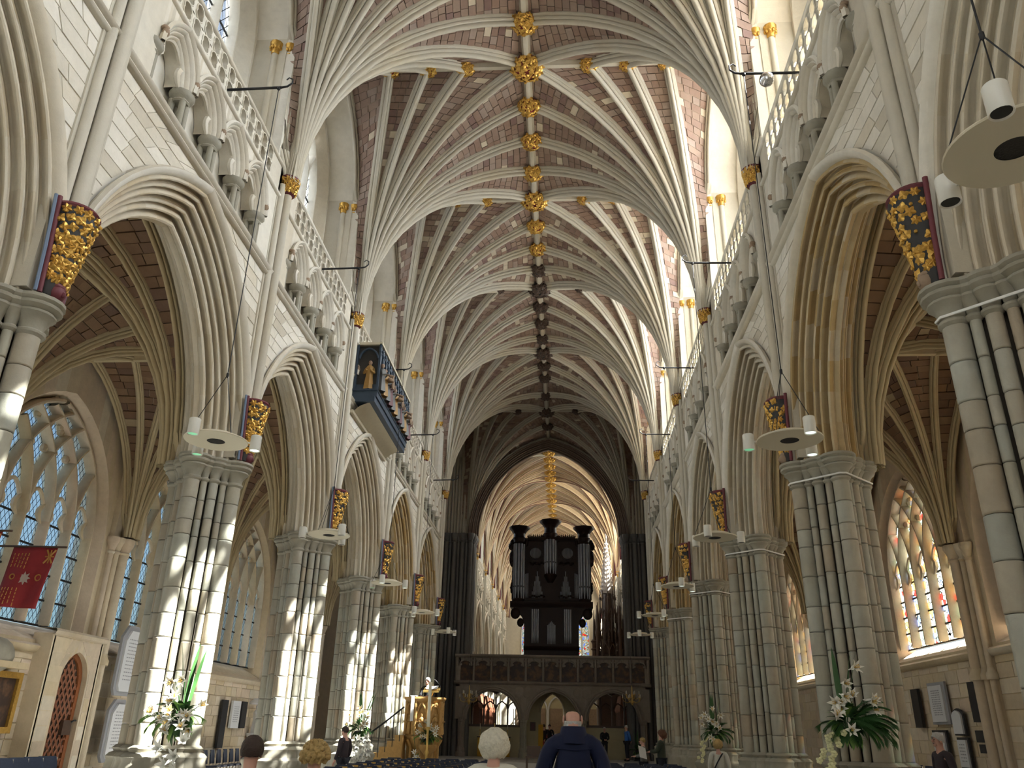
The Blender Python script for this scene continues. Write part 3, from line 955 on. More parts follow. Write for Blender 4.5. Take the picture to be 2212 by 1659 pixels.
# ridge ribs
def ridge_bar(p0, p1, mb):
    p0, p1 = Vector(p0), Vector(p1)
    t = (p1 - p0).normalized()
    A = t.cross(Vector((0, 0, 1))).normalized()
    pr = [(-.12, .06), (-.12, -.08), (-.09, -.12), (-.06, -.20), (0, -.215), (.06, -.20), (.09, -.12), (.12, -.08), (.12, .06)]
    mb.sweep(pr, [(p0, A, (0, 0, 1)), (p1, A, (0, 0, 1))])
for i, yc in enumerate(BAYS[1:]):
    mb = MB(); ridge_bar((0, yc - 3, ZR + .03), (0, yc + 3, ZR + .03), mb); mb.build('ridge_rib', M['rib'], ceiling, 40)
    for s in (-1, 1):
        mb = MB(); ridge_bar((s * .2, yc, ZR + .03), (s * 5.9, yc, ZR + .03), mb); mb.build('ridge_rib', M['rib'], ceiling, 40)
YX = (PY(5) + CHOIR_Y) / 2
mb = MB(); ridge_bar((0, PY(5), ZR + .03), (0, CHOIR_Y, ZR + .03), mb); mb.build('ridge_rib', M['rib'], ceiling, 40)
for s in (-1, 1):
    mb = MB(); ridge_bar((s * .2, YX, ZR + .03), (s * 5.3, YX, ZR + .03), mb); mb.build('ridge_rib', M['rib'], ceiling, 40)

# ---- choir vault and walls beyond the crossing arch, the same bays repeated
M['choirrib'] = stone('choir_rib_limestone', [(0.60, 0.47, 0.31), (0.66, 0.54, 0.38)], stain=(0.40, 0.22, 0.10), stain_amt=0.4, grain=0.15)
ceiling_choir = empty('ceiling', kind='structure')
for s in (-1, 1):
    ribs, bed, stones = fan_meshes(s, 3.0, 3.0)
    cur, _, _ = nave_fan(s, 3.0, 3.0)
    c = Vector((0, 0, 10.0))
    cribs = [rib_mb(cv, c, 0.9).mesh('rib', M['choirrib'], 40) for cv in cur]
    mb = MB()
    for cv in cur:                                      # maroon painted line down each rib
        mb.tube([p - (p - c).normalized() * 0.247 for p in cv], 0.02, 4)
    line = mb.mesh('painted_line', M['maroon'])
    for i in range(0, 6):
        y = CHOIR_Y + 6 + 6 * i
        for me in cribs: link('rib', me, ceiling_choir, (0, y, 0))
        tag(link('painted_line', line, ceiling_choir, (0, y, 0)), label='maroon line painted along the choir ribs')
        link('web_bed', bed, ceiling_choir, (0, y, 0))
mb = MB(); ridge_bar((0, CHOIR_Y, ZR + .03), (0, 83, ZR + .03), mb); mb.build('ridge_rib', M['choirrib'], ceiling_choir, 40)
wl2, wr2 = empty('wall_left', kind='structure'), empty('wall_right', kind='structure')
for s, root in ((-1, wl2), (1, wr2)):
    sh = SHARE[s]
    for yc in CHOIR_BAYS:
        for nm, k in (('arch_moulding', 'arch'), ('hood_mould', 'hood'), ('string_course', 'string'), ('spandrel_wall', 'back'), ('clerestory_wall', 'clere'), ('window_tracery', 'trac')):
            link(nm, sh[k], root, (0, yc, 0))
        for me in sh['tri'] + sh['par']: link(me.name.split('.')[0], me, root, (0, yc, 0))
        if yc < 70: tag(link('stonework', sh['rest'], root, (0, yc, 0)), kind='stuff')
        w = window_root((0, yc, 0)); glass_parts(w, s, CW_OUT, 12.75, 15.45, 2.35, 5, 6.38, 'clearglass')
    for i in range(1, 6):
        y = CHOIR_Y + 6 * i
        mb = MB()
        for dx, dy, r in ((-0.11, 0, .11), (-0.04, -.17, .08), (-0.04, .17, .08)):
            mb.tube([(s * (XF + dx), y + dy, 6.2), (s * (XF + dx), y + dy, 12.3)], r, 8)
        mb.box(s * (XF - .02), s * 6, y - .3, y + .3, 6.0, 16)
        mb.build('wall_shaft', M['purbeckcap'], root, 50)
        MB().lathe(s * (XF - .11), y, [(.1, 11.95), (.13, 12.1), (.22, 12.35), (.22, 12.4)], 8).build('shaft_capital', M['gold'], root, 50, label='small gilded choir capital')
        mb = MB()
        for j in range(16):
            a = 2 * pi * j / 16
            q = abs(cos(a)) + abs(sin(a))
            mb.tube([(s * 5.52 + .66 * cos(a) / q, y + .66 * sin(a) / q, 0.3), (s * 5.52 + .66 * cos(a) / q, y + .66 * sin(a) / q, 5.7)], .11, 7)
        mb.lathe(s * 5.52, y, [(.62, 5.6), (.72, 5.8), (.74, 5.96)], 8)
        mb.build('choir_pier', M['purbeckcap'], root, 50)
    MB().box(s * 9.2, s * 9.6, 48, 84, 0, 10.2).build('choir_aisle_wall', M['aislewall'], root)
wall_east = empty('wall_east', kind='structure')
mb = MB()
ol = window_outline(3.4, 6.2, 10.5, 5.0)
over_arch(mb, ol, -6.2, 6.2, 19.2, 0, 0); mb.add([(0, -3.4, 0), (0, 3.4, 0), (0, 3.4, 6.2), (0, -3.4, 6.2)], [(0, 1, 2, 3)])
mb.v = [(b, 83.5, c) for a, b, c in mb.v]
mb.build('east_wall_face', M['wall'], wall_east)
w = window_root((0, 0, 0), None)
tmb = tracery(1, 3.4, 6.2, 10.5, 5.0, 9, 0, .06, 2.0, False)
o = link('window_tracery', tmb, w, (0, 83.6, 0), (0, 0, pi / 2))
def flat_glass(root, y, w, sill, spr, rise, nl, mat):
    """panes of an end window (faces along y)"""
    R = (w * w + rise * rise) / (2 * w); step = 2 * w / nl
    for i in range(nl):
        a, b = -w + i * step, -w + (i + 1) * step
        pts = [(a, sill)] + [(a + (b - a) * j / 4, spr + sqrt(max(0, R * R - (abs(a + (b - a) * j / 4) + R - w) ** 2))) for j in range(5)] + [(b, sill)]
        # the pane is modelled in its own yz plane and turned, so that the leading follows it
        me = MB().add([(0, p, q) for p, q in pts], [tuple(range(len(pts)))]).mesh('pane', M[mat])
        link('pane', me, root, (0, y, 0), (0, 0, pi / 2))
flat_glass(w, 83.65, 3.4, 6.2, 10.5, 5.0, 9, 'stained')
w = window_root((0, 0, 0))
flat_glass(w, -4.5, 3.9, 4.6, 9.5, 6.0, 9, 'clearglass')
link('window_tracery', tracery(1, 3.9, 4.6, 9.5, 6.0, 9, 0, .08, 2.0, True), w, (0, -4.5, 0), (0, 0, pi / 2))

# ---- high altar end of the choir, glimpsed through the screen doorway
t = empty('high_altar', (.1, 79.5, .34), label='distant red-fronted high altar seen through the screen doorway', cat='altar')
MB().box(-1.6, 1.6, -.5, .5, 0, 1.05).build('frontal', M['red'], t)
MB().box(-1.65, 1.65, -.55, .55, 1.05, 1.12).build('altar_top', M['marblewhite'], t)
t = empty('reredos', (.1, 81.5, .34), label='pale arcaded reredos behind the distant high altar', cat='reredos')
m_ = MB().box(-4, 4, .1, .5, 0, 6.0)
m_.build('reredos_wall', M['creamstone'], t)
for k in range(5):
    x = -3.2 + 1.6 * k
    m_ = MB()
    for g in pointed_grid(.72, 1.1, 3.2, [(-.08, 0), (-.06, -.14), (.04, -.14), (.08, .05)], lambda v: v, 6):
        m_.add([(x + b, a, c) for r_ in g for a, b, c in r_], [(i * 4 + j, i * 4 + j + 1, i * 4 + j + 5, i * 4 + j + 4) for i in range(6) for j in range(3)])
    for q in (-1, 1): m_.tube([(x + q * .76, -.05, 0), (x + q * .76, -.05, 3.2)], .09, 8)
    m_.lathe(x + .8, 0, [(.12, 4.4), (.14, 5.2), (.02, 6.6)], 6)
    m_.build('reredos_arch', M['marblewhite'], t, 45)
    MB().box(x - .6, x + .6, .05, .12, .3, 3.3).build('reredos_panel', M['brownhead'], t)

# ---- crossing: dark tall piers, the arch into the choir, transept shells
for s in (-1, 1):
    root = SIDE[s]
    y = CHOIR_Y
    # transept box: end wall, west and east returns
    MB().box(s * 15.8, s * 16.2, 37.6, 48.2, 0, 19.2).build('transept_wall', M['aislewall'], root)
    MB().box(s * 6.3, s * 16, 37.35, 37.75, 9.7, 19.2).build('transept_wall', M['aislewall'], root)
    MB().box(s * 10.5, s * 16, 37.35, 37.75, 0, 19.2).build('transept_wall', M['aislewall'], root)
    MB().box(s * 6.3, s * 16, 47.8, 48.2, 0, 19.2).build('transept_wall', M['aislewall'], root)
    MB().box(s * 6.3, s * 16.2, 37.4, 48.2, 19.1, 19.4).build('transept_roof', M['mortar'], root)
    MB().box(s * 11.2, s * 16.2, 37.6, 48.2, -.2, 0.0).build('transept_floor', M['floor'], root)
    # east return of the arcade wall and its shafts
    MB().box(s * 4.99, s * 6.4, 37.58, 37.9, 6.0, 19.1).build('wall_return', M['wall'], root)
    # crossing pier: a bundle of tall dark shafts
    mb = MB()
    mb.box(s * 4.75, s * 6.6, y - .35, y + 1.1, 0, 12.0)
    prs = []
    for j in range(9): prs.append((4.55 + j * .235, y - .42 - (.10 if j % 2 == 0 else 0), .13 if j % 2 == 0 else .085))
    for j in range(6): prs.append((4.52 - (.07 if j % 2 == 0 else 0), y - .2 + j * .26, .13 if j % 2 == 0 else .085))
    for px, py, r in prs:
        mb.tube([(s * px, py, 0.3), (s * px, py, 11.75)], r, 10)
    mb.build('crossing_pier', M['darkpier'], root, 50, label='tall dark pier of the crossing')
    mb = MB()
    for px, py, r in prs:
        mb.lathe(s * px, py, [(r, 11.7), (r + .04, 11.76), (r, 11.82), (r + .06, 11.98), (r + .11, 12.1), (r + .11, 12.25)], 10)
    mb.box(s * 4.45, s * 6.6, y - .45, y + 1.1, 12.0, 12.2)
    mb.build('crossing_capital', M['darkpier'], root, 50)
    # wall above the crossing pier
    MB().box(s * 5.0, s * 6.6, y - .3, y + .6, 12.2, 19.1).build('crossing_wall', M['wall'], root)
    mb = MB()
    for j in range(7):
        mb.tube([(s * (5.02 + .18 * j), y - .36, 12.2), (s * (5.02 + .18 * j), y - .36, 17.0)], .075, 8)
    mb.build('crossing_shaft', M['rib'], root, 50)
mb = MB()
prof = roll_profile(.55)
for g in pointed_grid(4.72, 5.95, 12.25, prof, lambda v: v, 18): mb.grid(g)
mb.v = [(b, CHOIR_Y - .45 + a, c) for a, b, c in mb.v]
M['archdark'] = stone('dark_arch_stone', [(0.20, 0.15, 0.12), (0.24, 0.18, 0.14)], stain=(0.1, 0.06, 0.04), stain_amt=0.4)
choir_arch = empty('trim_2', kind='structure')
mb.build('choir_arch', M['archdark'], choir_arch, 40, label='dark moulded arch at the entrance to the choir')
mb = MB()
over_arch(mb, arc_pts(4.72, 5.95, 12.25, 18), -6.6, 6.6, 19.1, 0)
mb.v = [(b, CHOIR_Y + .4, c) for a, b, c in mb.v]
mb.build('choir_arch_wall', M['wall'], choir_arch)

# ---- aisles: outer walls with windows, shafts, vaults
AW_IN, AW_OUT, A_SILL, A_SPR, A_RISE = 2.42, 2.15, 3.85, 5.7, 2.75
wall_north, wall_south = empty('wall_north', kind='structure'), empty('wall_south', kind='structure')
ASIDE = {-1: wall_north, 1: wall_south}
ceil_a = {-1: empty('ceiling', kind='structure'), 1: empty('ceiling', kind='structure')}
for s in (-1, 1):
    root = ASIDE[s]
    sill = 3.45 if s < 0 else A_SILL
    glassmat = 'clearglass2' if s < 0 else 'stained'
    mb = MB()
    oin = window_outline(AW_IN, sill - .25, A_SPR, 2.95)
    oout = window_outline(AW_OUT, sill + .1, A_SPR, A_RISE)
    pierced(mb, oin, oout, s * (XW + .03), s * (XW + .62), -3, 3, 0, 10.2)
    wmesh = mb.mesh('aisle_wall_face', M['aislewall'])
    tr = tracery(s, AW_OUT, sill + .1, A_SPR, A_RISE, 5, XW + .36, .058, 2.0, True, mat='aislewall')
    def span_low(z):
        return [(-2.6, 2.6)]
    def span_side(z):
        return [(-2.6, -AW_IN - .05), (AW_IN + .05, 2.6)]
    stones = ashlar(XW + .03, s, 0.0, sill - .35, span_low, ch=.32, lmin=.42, lmax=.9, thick=.02, gap=.006, seed=21)
    sm = [stone_mesh(p, M['aislewall']) for p in stones]
    rest = MB()
    for p in stones: rest.hexa(p)
    rest = rest.mesh('stonework', M['aislewall'])
    strm = MB().sweep([(0.05, -.1), (-.05, -.08), (-.10, -.01), (-.12, .04), (-.06, .09), (0.05, .10)], [((s * XW, -2.6, sill - .42), (s, 0, 0), (0, 0, 1)), ((s * XW, 2.6, sill - .42), (s, 0, 0), (0, 0, 1))]).mesh('string_course', M['aislewall'], 50)
    for yc in BAYS:
        link('aisle_wall_face', wmesh, root, (0, yc, 0))
        if yc in (16.58, 22.58, 28.58):
            for me in sm: link('stone', me, root, (0, yc, 0))
        else: tag(link('stonework', rest, root, (0, yc, 0)), kind='stuff')
        link('string_course', strm, root, (0, yc, 0))
        w = window_root((0, yc, 0))
        link('window_tracery', tr, w)
        glass_parts(w, s, AW_OUT, sill + .1, A_SPR, A_RISE, 5, XW + .42, glassmat, nb=4)
    for p in range(-1, 6):
        y = PY(p)
        mb = MB()
        mb.box(s * (XW - .12), s * (XW + .1), y - .4, y + .4, 0, 9.4)
        for dx, dy, r in ((-.22, 0, .13), (-.14, -.2, .075), (-.14, .2, .075), (-.08, -.34, .075), (-.08, .34, .075)):
            mb.tube([(s * (XW + dx), y + dy, .35), (s * (XW + dx), y + dy, 5.6)], r, 9)
            mb.lathe(s * (XW + dx), y + dy, [(r + .09, 0), (r + .09, .25), (r + .05, .3), (r + .06, .36), (r, .42)], 9)
            mb.lathe(s * (XW + dx), y + dy, [(r + .05, 2.85), (r + .06, 2.95), (r + .02, 3.02), (r, 3.1)], 9)
        mb.build('wall_shaft', M['aislewall'], root, 50)
        mb = MB()
        for dx, dy, r in ((-.22, 0, .13), (-.14, -.2, .075), (-.14, .2, .075), (-.08, -.34, .075), (-.08, .34, .075)):
            mb.lathe(s * (XW + dx), y + dy, [(r, 5.45), (r + .03, 5.5), (r, 5.54), (r + .05, 5.68), (r + .09, 5.76), (r + .09, 5.86)], 9)
        mb.build('shaft_capital', M['aislewall'], root, 50)
    # vault
    croot = ceil_a[s]
    Hh, zr, xm = 3.74, 9.64, 8.2
    for sidex, xs in ((0, 6.2), (1, 10.15)):
        sg = 1 if sidex == 0 else -1
        S = (s * xs, 0, 5.9)
        def edge(q):
            return lambda h: (s * (xs - sg * .1), q * (3.0 - arch_half(5.95 + h, -.02)), 5.9 + h)
        tops = [edge(1), (s * (xs + sg * .9), 3), (s * xm, 3), (s * xm, 1.5), (s * xm, 0), (s * xm, -1.5), (s * xm, -3), (s * (xs + sg * .9), -3), edge(-1)]
        hs_, cur = fan_curves(S, Hh, tops, {}, 10, .1)
        cen = Vector((s * xm, 0, 4.5))
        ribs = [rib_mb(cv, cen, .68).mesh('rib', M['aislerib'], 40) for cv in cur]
        bed, st = MB(), MB()
        for i in range(len(cur) - 1):
            b, so = web_patch(cur[i], cur[i + 1], hs_, Vector((s * xm, 1.8 if i < 4 else -1.8, 4.5)), row=.22, stone_w=.36, seed=70 + i)
            bed.grid(b)
            for t, p_ in so: st.hexa(p_)
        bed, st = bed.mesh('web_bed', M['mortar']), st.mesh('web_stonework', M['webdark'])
        for p in range(-1, 6):
            for me in ribs: link('rib', me, croot, (0, PY(p), 0))
            link('web_bed', bed, croot, (0, PY(p), 0))
            tag(link('web_stonework', st, croot, (0, PY(p), 0)), kind='stuff')
    mb = MB(); ridge_bar((s * xm, 0, zr + .04), (s * xm, 37.6, zr + .04), mb)
    mb.build('ridge_rib', M['aislerib'], croot, 40)
    for yc in BAYS[1:]:
        mb = MB(); ridge_bar((s * 6.1, yc, zr + .04), (s * 10.3, yc, zr + .04), mb); mb.build('ridge_rib', M['aislerib'], croot, 40)
        bo = MB()
        for j in range(14):
            a = 2.4 * j
            rr = .17 * sqrt(j / 14)
            bo.blob((s * xm + rr * cos(a), yc + rr * sin(a), zr - .22 + rr * .4), (.07, .07, .05), 6, 4)
        bo.blob((s * xm, yc, zr - .12), (.2, .2, .14), 10, 6)
        bo.build('boss', M['aislerib'], croot, 60, label='carved stone boss of the aisle vault')
# ================================================================ PIERS
ORD = ['first', 'second', 'third', 'fourth', 'fifth', 'sixth', 'seventh', 'eighth', 'ninth', 'tenth', 'eleventh', 'twelfth', 'thirteenth', 'fourteenth', 'fifteenth', 'sixteenth', 'seventeenth', 'eighteenth', 'nineteenth', 'twentieth', 'twenty-first', 'twenty-second', 'twenty-third', 'twenty-fourth', 'twenty-fifth']
WORD = {-1: 'left', 1: 'right'}
PX = 5.52
def pier_plan():
    """sixteen shafts round a lozenge: (dx, dy, radius)"""
    a = 0.53
    cor = [(a, 0), (0, a), (-a, 0), (0, -a)]
    out = []
    for i in range(4):
        p, q = cor[i], cor[(i + 1) % 4]
        out.append((p[0], p[1], .128))
        for t, r in ((.285, .056), (.5, .080), (.715, .056)):
            x, y = p[0] + (q[0] - p[0]) * t, p[1] + (q[1] - p[1]) * t
            out.append((x * 1.07, y * 1.07, r))
    return out
PLAN = pier_plan()
DRUM = {}
def drum_mesh(r):
    if r not in DRUM:
        g = .012
        mb = MB().lathe(0, 0, [(r - .012, 0.0), (r - .002, g * 1.0), (r, .05), (r, .95), (r - .002, 1 - g), (r - .012, 1.0)], 14 if r > .1 else 10, cap=False)
        DRUM[r] = mb.mesh('drum', M['purbeck'], 40)
    return DRUM[r]
def cap_base():
    cp, bs, core = MB(), MB(), MB()
    for dx, dy, r in PLAN:
        k = 1.0 if r > .1 else .8
        cp.lathe(dx, dy, [(r + .002, 5.50), (r + .03, 5.53), (r + .032, 5.555), (r + .005, 5.58), (r + .012, 5.64), (r + .05 * k, 5.71), (r + .10 * k, 5.755), (r + .10 * k, 5.775), (r + .085 * k, 5.79), (r + .145 * k, 5.83), (r + .15 * k, 5.86), (r + .13 * k, 5.875), (r + .165 * k, 5.905), (r + .16 * k, 5.945), (r, 5.96)], 16)
        bs.lathe(dx, dy, [(r + .20, 0.0), (r + .20, .16), (r + .17, .2), (r + .17, .78), (r + .21, .84), (r + .21, .9), (r + .15, .95), (r + .13, 1.06), (r + .15, 1.12), (r + .10, 1.17), (r + .04, 1.19), (r + .075, 1.24), (r + .02, 1.285), (r, 1.29)], 12)
    d = .38
    core.prism([(d, 0), (0, d), (-d, 0), (0, -d)], lambda a, b: (a, b, .2), lambda a, b: (a, b, 5.9))
    return cp.mesh('capital', M['purbeckcap'], 35), bs.mesh('base', M['purbeckcap'], 35), core.mesh('core', M['joint_shade'])  # core coloured dark, painting shade into the gaps between the shafts
CAPM, BASEM, COREM = cap_base()
pier_notes = {(-1, 0): 'nearest grey clustered pier on the left, cut by the photo edge',
              (-1, 1): 'grey clustered pier on the left in full sun patches with lilies before it',
              (-1, 2): 'sunlit grey clustered pier on the left, second standing full height',
              (-1, 3): 'third full grey clustered pier on the left, lilies at its foot',
              (-1, 4): 'shaded grey clustered pier on the left just behind the golden pulpit',
              (-1, 5): 'farthest grey clustered pier on the left, dim, beyond the pulpit',
              (1, 0): 'huge nearest grey clustered pier at the right photo edge',
              (1, 1): 'broad grey clustered pier on the right with palm and lily arrangement',
              (1, 2): 'grey clustered pier on the right, second standing full height',
              (1, 3): 'third full grey clustered pier on the right, flowers and seated woman before it',
              (1, 4): 'fourth full grey clustered pier on the right, behind the olive jacket woman',
              (1, 5): 'farthest grey clustered pier on the right beside the stone screen'}
def make_pier(p, s):
    y = PY(p)
    t = empty('clustered_pier', (s * PX, y, 0), label=pier_notes[(s, p)], cat='pier', group='clustered piers of the nave')
    link('core', COREM, t); link('capital', CAPM, t); link('base', BASEM, t)
    r = random.Random(100 + p * 3 + s)
    zs = [1.28]
    while zs[-1] < 5.0: zs.append(zs[-1] + r.uniform(.27, .56))
    zs[-1] = 5.52
    if zs[-1] - zs[-2] > .65: zs.insert(-1, (zs[-1] + zs[-2]) / 2)
    joined = MB()
    for k, (dx, dy, rad) in enumerate(PLAN):
        jit = [zs[0]] + [z + (r.uniform(-.05, .05) if r.random() < .6 else 0) for z in zs[1:-1]] + [zs[-1]]
        for a, b in zip(jit[:-1], jit[1:]):
            if p <= 3:
                link('drum', drum_mesh(rad), t, (dx, dy, a), (0, 0, r.uniform(0, 6)), (1, 1, b - a - .004))
            else:
                joined.lathe(dx, dy, [(rad - .012, a), (rad, a + .02), (rad, b - .02), (rad - .012, b)], 9, cap=False)
    if p > 3: tag(joined.build('drums', M['purbeck'], t, 40), kind='stuff')
    if s > 0 and p < 5:
        q = [(.74, 0), (0, .74), (-.74, 0), (0, -.74), (.74, 0)]
        pts = []
        for (a, b), (c, d) in zip(q[:-1], q[1:]):
            pts += [(a * .93 + c * .07, b * .93 + d * .07, 5.60), (a * .07 + c * .93, b * .07 + d * .93, 5.60)]
        pts.append(pts[0])
        MB().tube(pts, .016, 6).build('wire', M['whitepaint'], t, 50, label='white wire tied round the capital')
    return t
for p in range(0, 6):
    for s in (-1, 1): make_pier(p, s)
for s in (-1, 1):                                        # the pair level with the viewer, out of frame, only its bulk
    mb = MB()
    for dx, dy, r in PLAN: mb.tube([(s * PX + dx, PY(-1) + dy, 0), (s * PX + dx, PY(-1) + dy, 5.95)], r, 8)
    mb.build('clustered_pier', M['purbeck'], None, 40, label='grey clustered pier beside the viewer, on the %s' % WORD[s]).__setitem__('category', 'pier')

# ================================================================ CORBELS, SHAFT CAPITALS
def leaf_shape(mb, c, nrm, up, size, rnd, lobes=5, bend=.25):
    """a lobed carved leaf, raised in the middle, lying on the surface at c"""
    nrm = Vector(nrm).normalized()
    up = Vector(up) - nrm * Vector(up).dot(nrm); up.normalize()
    a = rnd.uniform(0, 2 * pi)
    sd = nrm.cross(up)
    n = lobes * 4
    vs = [Vector(c) + nrm * size * .34]
    ring1, ring2 = [], []
    for i in range(n):
        t = 2 * pi * i / n
        rr = size * (.95 + .20 * cos(lobes * t))
        d = up * cos(t + a) + sd * sin(t + a)
        ring1.append(Vector(c) + d * rr * .6 + nrm * size * (.24 + .10 * cos(lobes * t)))
        ring2.append(Vector(c) + d * rr + nrm * size * -.02)
    b = [tuple(v) for v in vs + ring1 + ring2]
    fs = [(0, 1 + i, 1 + (i + 1) % n) for i in range(n)] + [(1 + i, 1 + n + i, 1 + n + (i + 1) % n, 1 + (i + 1) % n) for i in range(n)]
    mb.add(b, fs)

def make_corbel(s, p, gold=1.0):
    y = PY(p)
    lab = 'gilded leaf corbel above the %s pier on the %s, %s' % (ORD[p], WORD[s], 'almost wholly gilded' if s < 0 and p < 2 else 'dark ground between leaves')
    t = empty('leaf_corbel', (s * 4.86, y, 0), label=lab, cat='corbel', group='gilded leaf corbels under the wall shafts')
    r = random.Random(p * 7 + s)
    zs = [5.99, 6.06, 6.3, 6.6, 6.9, 7.06, 7.12]
    ry = [.15, .165, .185, .215, .25, .27, .26]           # nearly parallel edges, tapering forward
    rx = [.07, .09, .14, .20, .26, .285, .27]
    def at(z):
        for i in range(6):
            if z <= zs[i + 1]:
                t_ = (z - zs[i]) / (zs[i + 1] - zs[i]); return rx[i] + (rx[i + 1] - rx[i]) * t_, ry[i] + (ry[i + 1] - ry[i]) * t_
        return rx[-1], ry[-1]
    P = [[(-s * at(z)[0] * sin(pi * j / 14), at(z)[1] * cos(pi * j / 14), z) for j in range(15)] for z in zs]
    bd = MB().grid(P); bd.f.append(tuple(range(15))); bd.f.append(tuple(range(6 * 15, 7 * 15)))
    bd.build('corbel_body', M['blackpaint'], t, 50)
    gm, dk = MB(), MB()
    full = s < 0 and p < 2
    for k in range(9):
        for i in range(7):
            z = 6.20 + .105 * k + r.uniform(-.025, .025)
            an = pi * (i + .5 + (.25 if k % 2 else -.25)) / 7 + r.uniform(-.06, .06)
            ax, ay = at(z)
            c = (-s * ax * sin(an), ay * cos(an), z)
            nrm = Vector((-s * sin(an) / max(.05, ax), cos(an) / ay, -1.2))
            if full or r.random() < .80:
                leaf_shape(gm, c, nrm, (0, 0, 1), r.uniform(.052, .068), r, r.choice((4, 5, 6)))
            if full or r.random() < .5:
                gm.blob((c[0] * 1.05, c[1] * 1.05 + r.uniform(-.03, .03), z + r.uniform(-.05, .05)), (.022, .022, .022), 6, 4)
    gm.build('gilded_foliage', M['gold'], t, 35, label='gilded carved leaves')
    rim = [[(-s * rr[0] * sin(pi * j / 14), rr[1] * cos(pi * j / 14), z) for j in range(15)] for rr, z in (((.28, .27), 7.09), ((.30, .285), 7.12), ((.27, .26), 7.16))]
    rm = MB().grid(rim); rm.f.append(tuple(range(30, 45)))
    rm.build('rim', M['maroon'], t, 50)
    hd = MB()
    hd.blob((-s * .05, 0, 6.06), (.10, .11, .11), 10, 7).blob((-s * .14, 0, 6.04), (.03, .025, .04), 6, 4)
    hd.blob((-s * .02, 0, 6.13), (.12, .135, .06), 10, 5)
    hd.build('carved_head', M['maroon'] if s < 0 else M['brownhead'], t, 60)
    fl, fb = MB(), MB()
    for q in (-1, 1):
        fl.tube([(0, q * .20, 5.97), (0, q * .235, 6.5), (0, q * .31, 7.18)], .03, 8)
        fb.tube([(s * .02, q * .245, 5.97), (s * .02, q * .28, 6.5), (s * .02, q * .352, 7.18)], .02, 6)
    fl.build('painted_fillet', M['maroon'], t, 50, label='maroon painted fillet')
    if s < 0: fb.build('painted_fillet', M['bluepaint'], t, 50, label='blue grey painted fillet')
for p in range(0, 6):
    for s in (-1, 1): make_corbel(s, p)

def make_shaft_cap(s, p):
    y = PY(p)
    t = empty('vault_capital', (s * 4.86, y, 0), label='gilded capital where the ribs spring above the %s pier on the %s' % (ORD[p], WORD[s]), cat='capital', group='gilded capitals under the vault ribs')
    a0 = pi / 2 if s > 0 else -pi / 2
    MB().lathe(0, 0, [(.10, 11.88), (.15, 11.93), (.17, 12.05), (.20, 12.2), (.225, 12.28), (.205, 12.31), (.12, 12.32)], 16).build('capital_body', M['maroon'], t, 50)
    g = MB(); r = random.Random(p + 50)
    for k in range(4):
        for i in range(11):
            an = 2 * pi * (i + .5 * (k % 2)) / 11
            z = 11.96 + .085 * k
            rr = .16 + .17 * (z - 11.96)
            leaf_shape(g, (rr * cos(an), rr * sin(an), z), (cos(an), sin(an), -.3), (0, 0, 1), .058, r, 5)
    g.build('gilded_foliage', M['gold'], t, 35)
for p in range(1, 6):
    for s in (-1, 1): make_shaft_cap(s, p)

# ================================================================ ROOF BOSSES
BOSS = {}
def boss_meshes(kind, seed):
    if (kind, seed) in BOSS: return BOSS[(kind, seed)]
    r = random.Random(seed)
    body, fol = MB(), MB()
    body.blob((0, 0, 0), (.24, .24, .17), 16, 8)
    n = 36
    for i in range(n):
        u = 1 - (i + .5) / n * 1.15
        ph = i * 2.39996 + seed
        q = sqrt(max(0, 1 - u * u))
        nrm = Vector((q * cos(ph), q * sin(ph), -u))
        c = Vector((nrm.x * .245, nrm.y * .245, nrm.z * .175))
        leaf_shape(fol, c, nrm, (0.3, 1, 0.2), r.uniform(.055, .075), r, r.choice((4, 5, 5, 6)))
        if r.random() < .6: fol.blob(c * 1.14, .026, 6, 4)
    gm = {'gold': M['gold'], 'dark': M['throne'], 'redgold': M['gold']}[kind]
    bm = {'gold': M['red'], 'dark': M['blackpaint'], 'redgold': M['red']}[kind]
    BOSS[(kind, seed)] = (body.mesh('boss_body', bm, 60), fol.mesh('foliage', gm, 35))
    return BOSS[(kind, seed)]
def make_boss(x, y, z, k, kind, seed, label, group, short=None):
    bm, fm = boss_meshes(kind, seed)
    t = empty('roof_boss', (x, y, z), label=label, cat='roof boss', group=group)
    link('boss_body', bm, t, scale=(k, k, k))
    tag(link('foliage', fm, t, scale=(k, k, k)), label='gilded carved foliage' if kind != 'dark' else None)
    return t
n = 0
ys = []
for yc in BAYS[2:]:
    ys += [(yc, 1.3), (yc + 1.5, 1.0), (yc + 3, 1.0), (yc + 4.5, 1.0)]
ys = [(y, k) for y, k in ys if y < PY(5) + .1]
ys = [(BAYS[2] - 1.5, 1.05)] + ys
for h in (HX / 2, HX, HX * 1.5): ys.append((PY(5) + h, 1.25 if h == HX else 1.0))
ys = [q for q in ys if q[0] > 14.5]
for i, (y, k) in enumerate(sorted(ys)):
    kind = 'gold' if y < 26 else 'dark'
    if abs(y - 22.58) < .1: kind = 'redgold'
    word = {'gold': 'gilded leafy boss on the ridge rib', 'redgold': 'red and gold figure boss on the ridge rib', 'dark': 'dark brown carved boss on the ridge rib'}[kind]
    make_boss(0, y, ZR - .16, k * 1.28, kind, i % 4, '%s, %s from the nearest' % (word, ORD[i] if i < len(ORD) else 'last'), 'bosses along the nave ridge')
dark_bays = 0
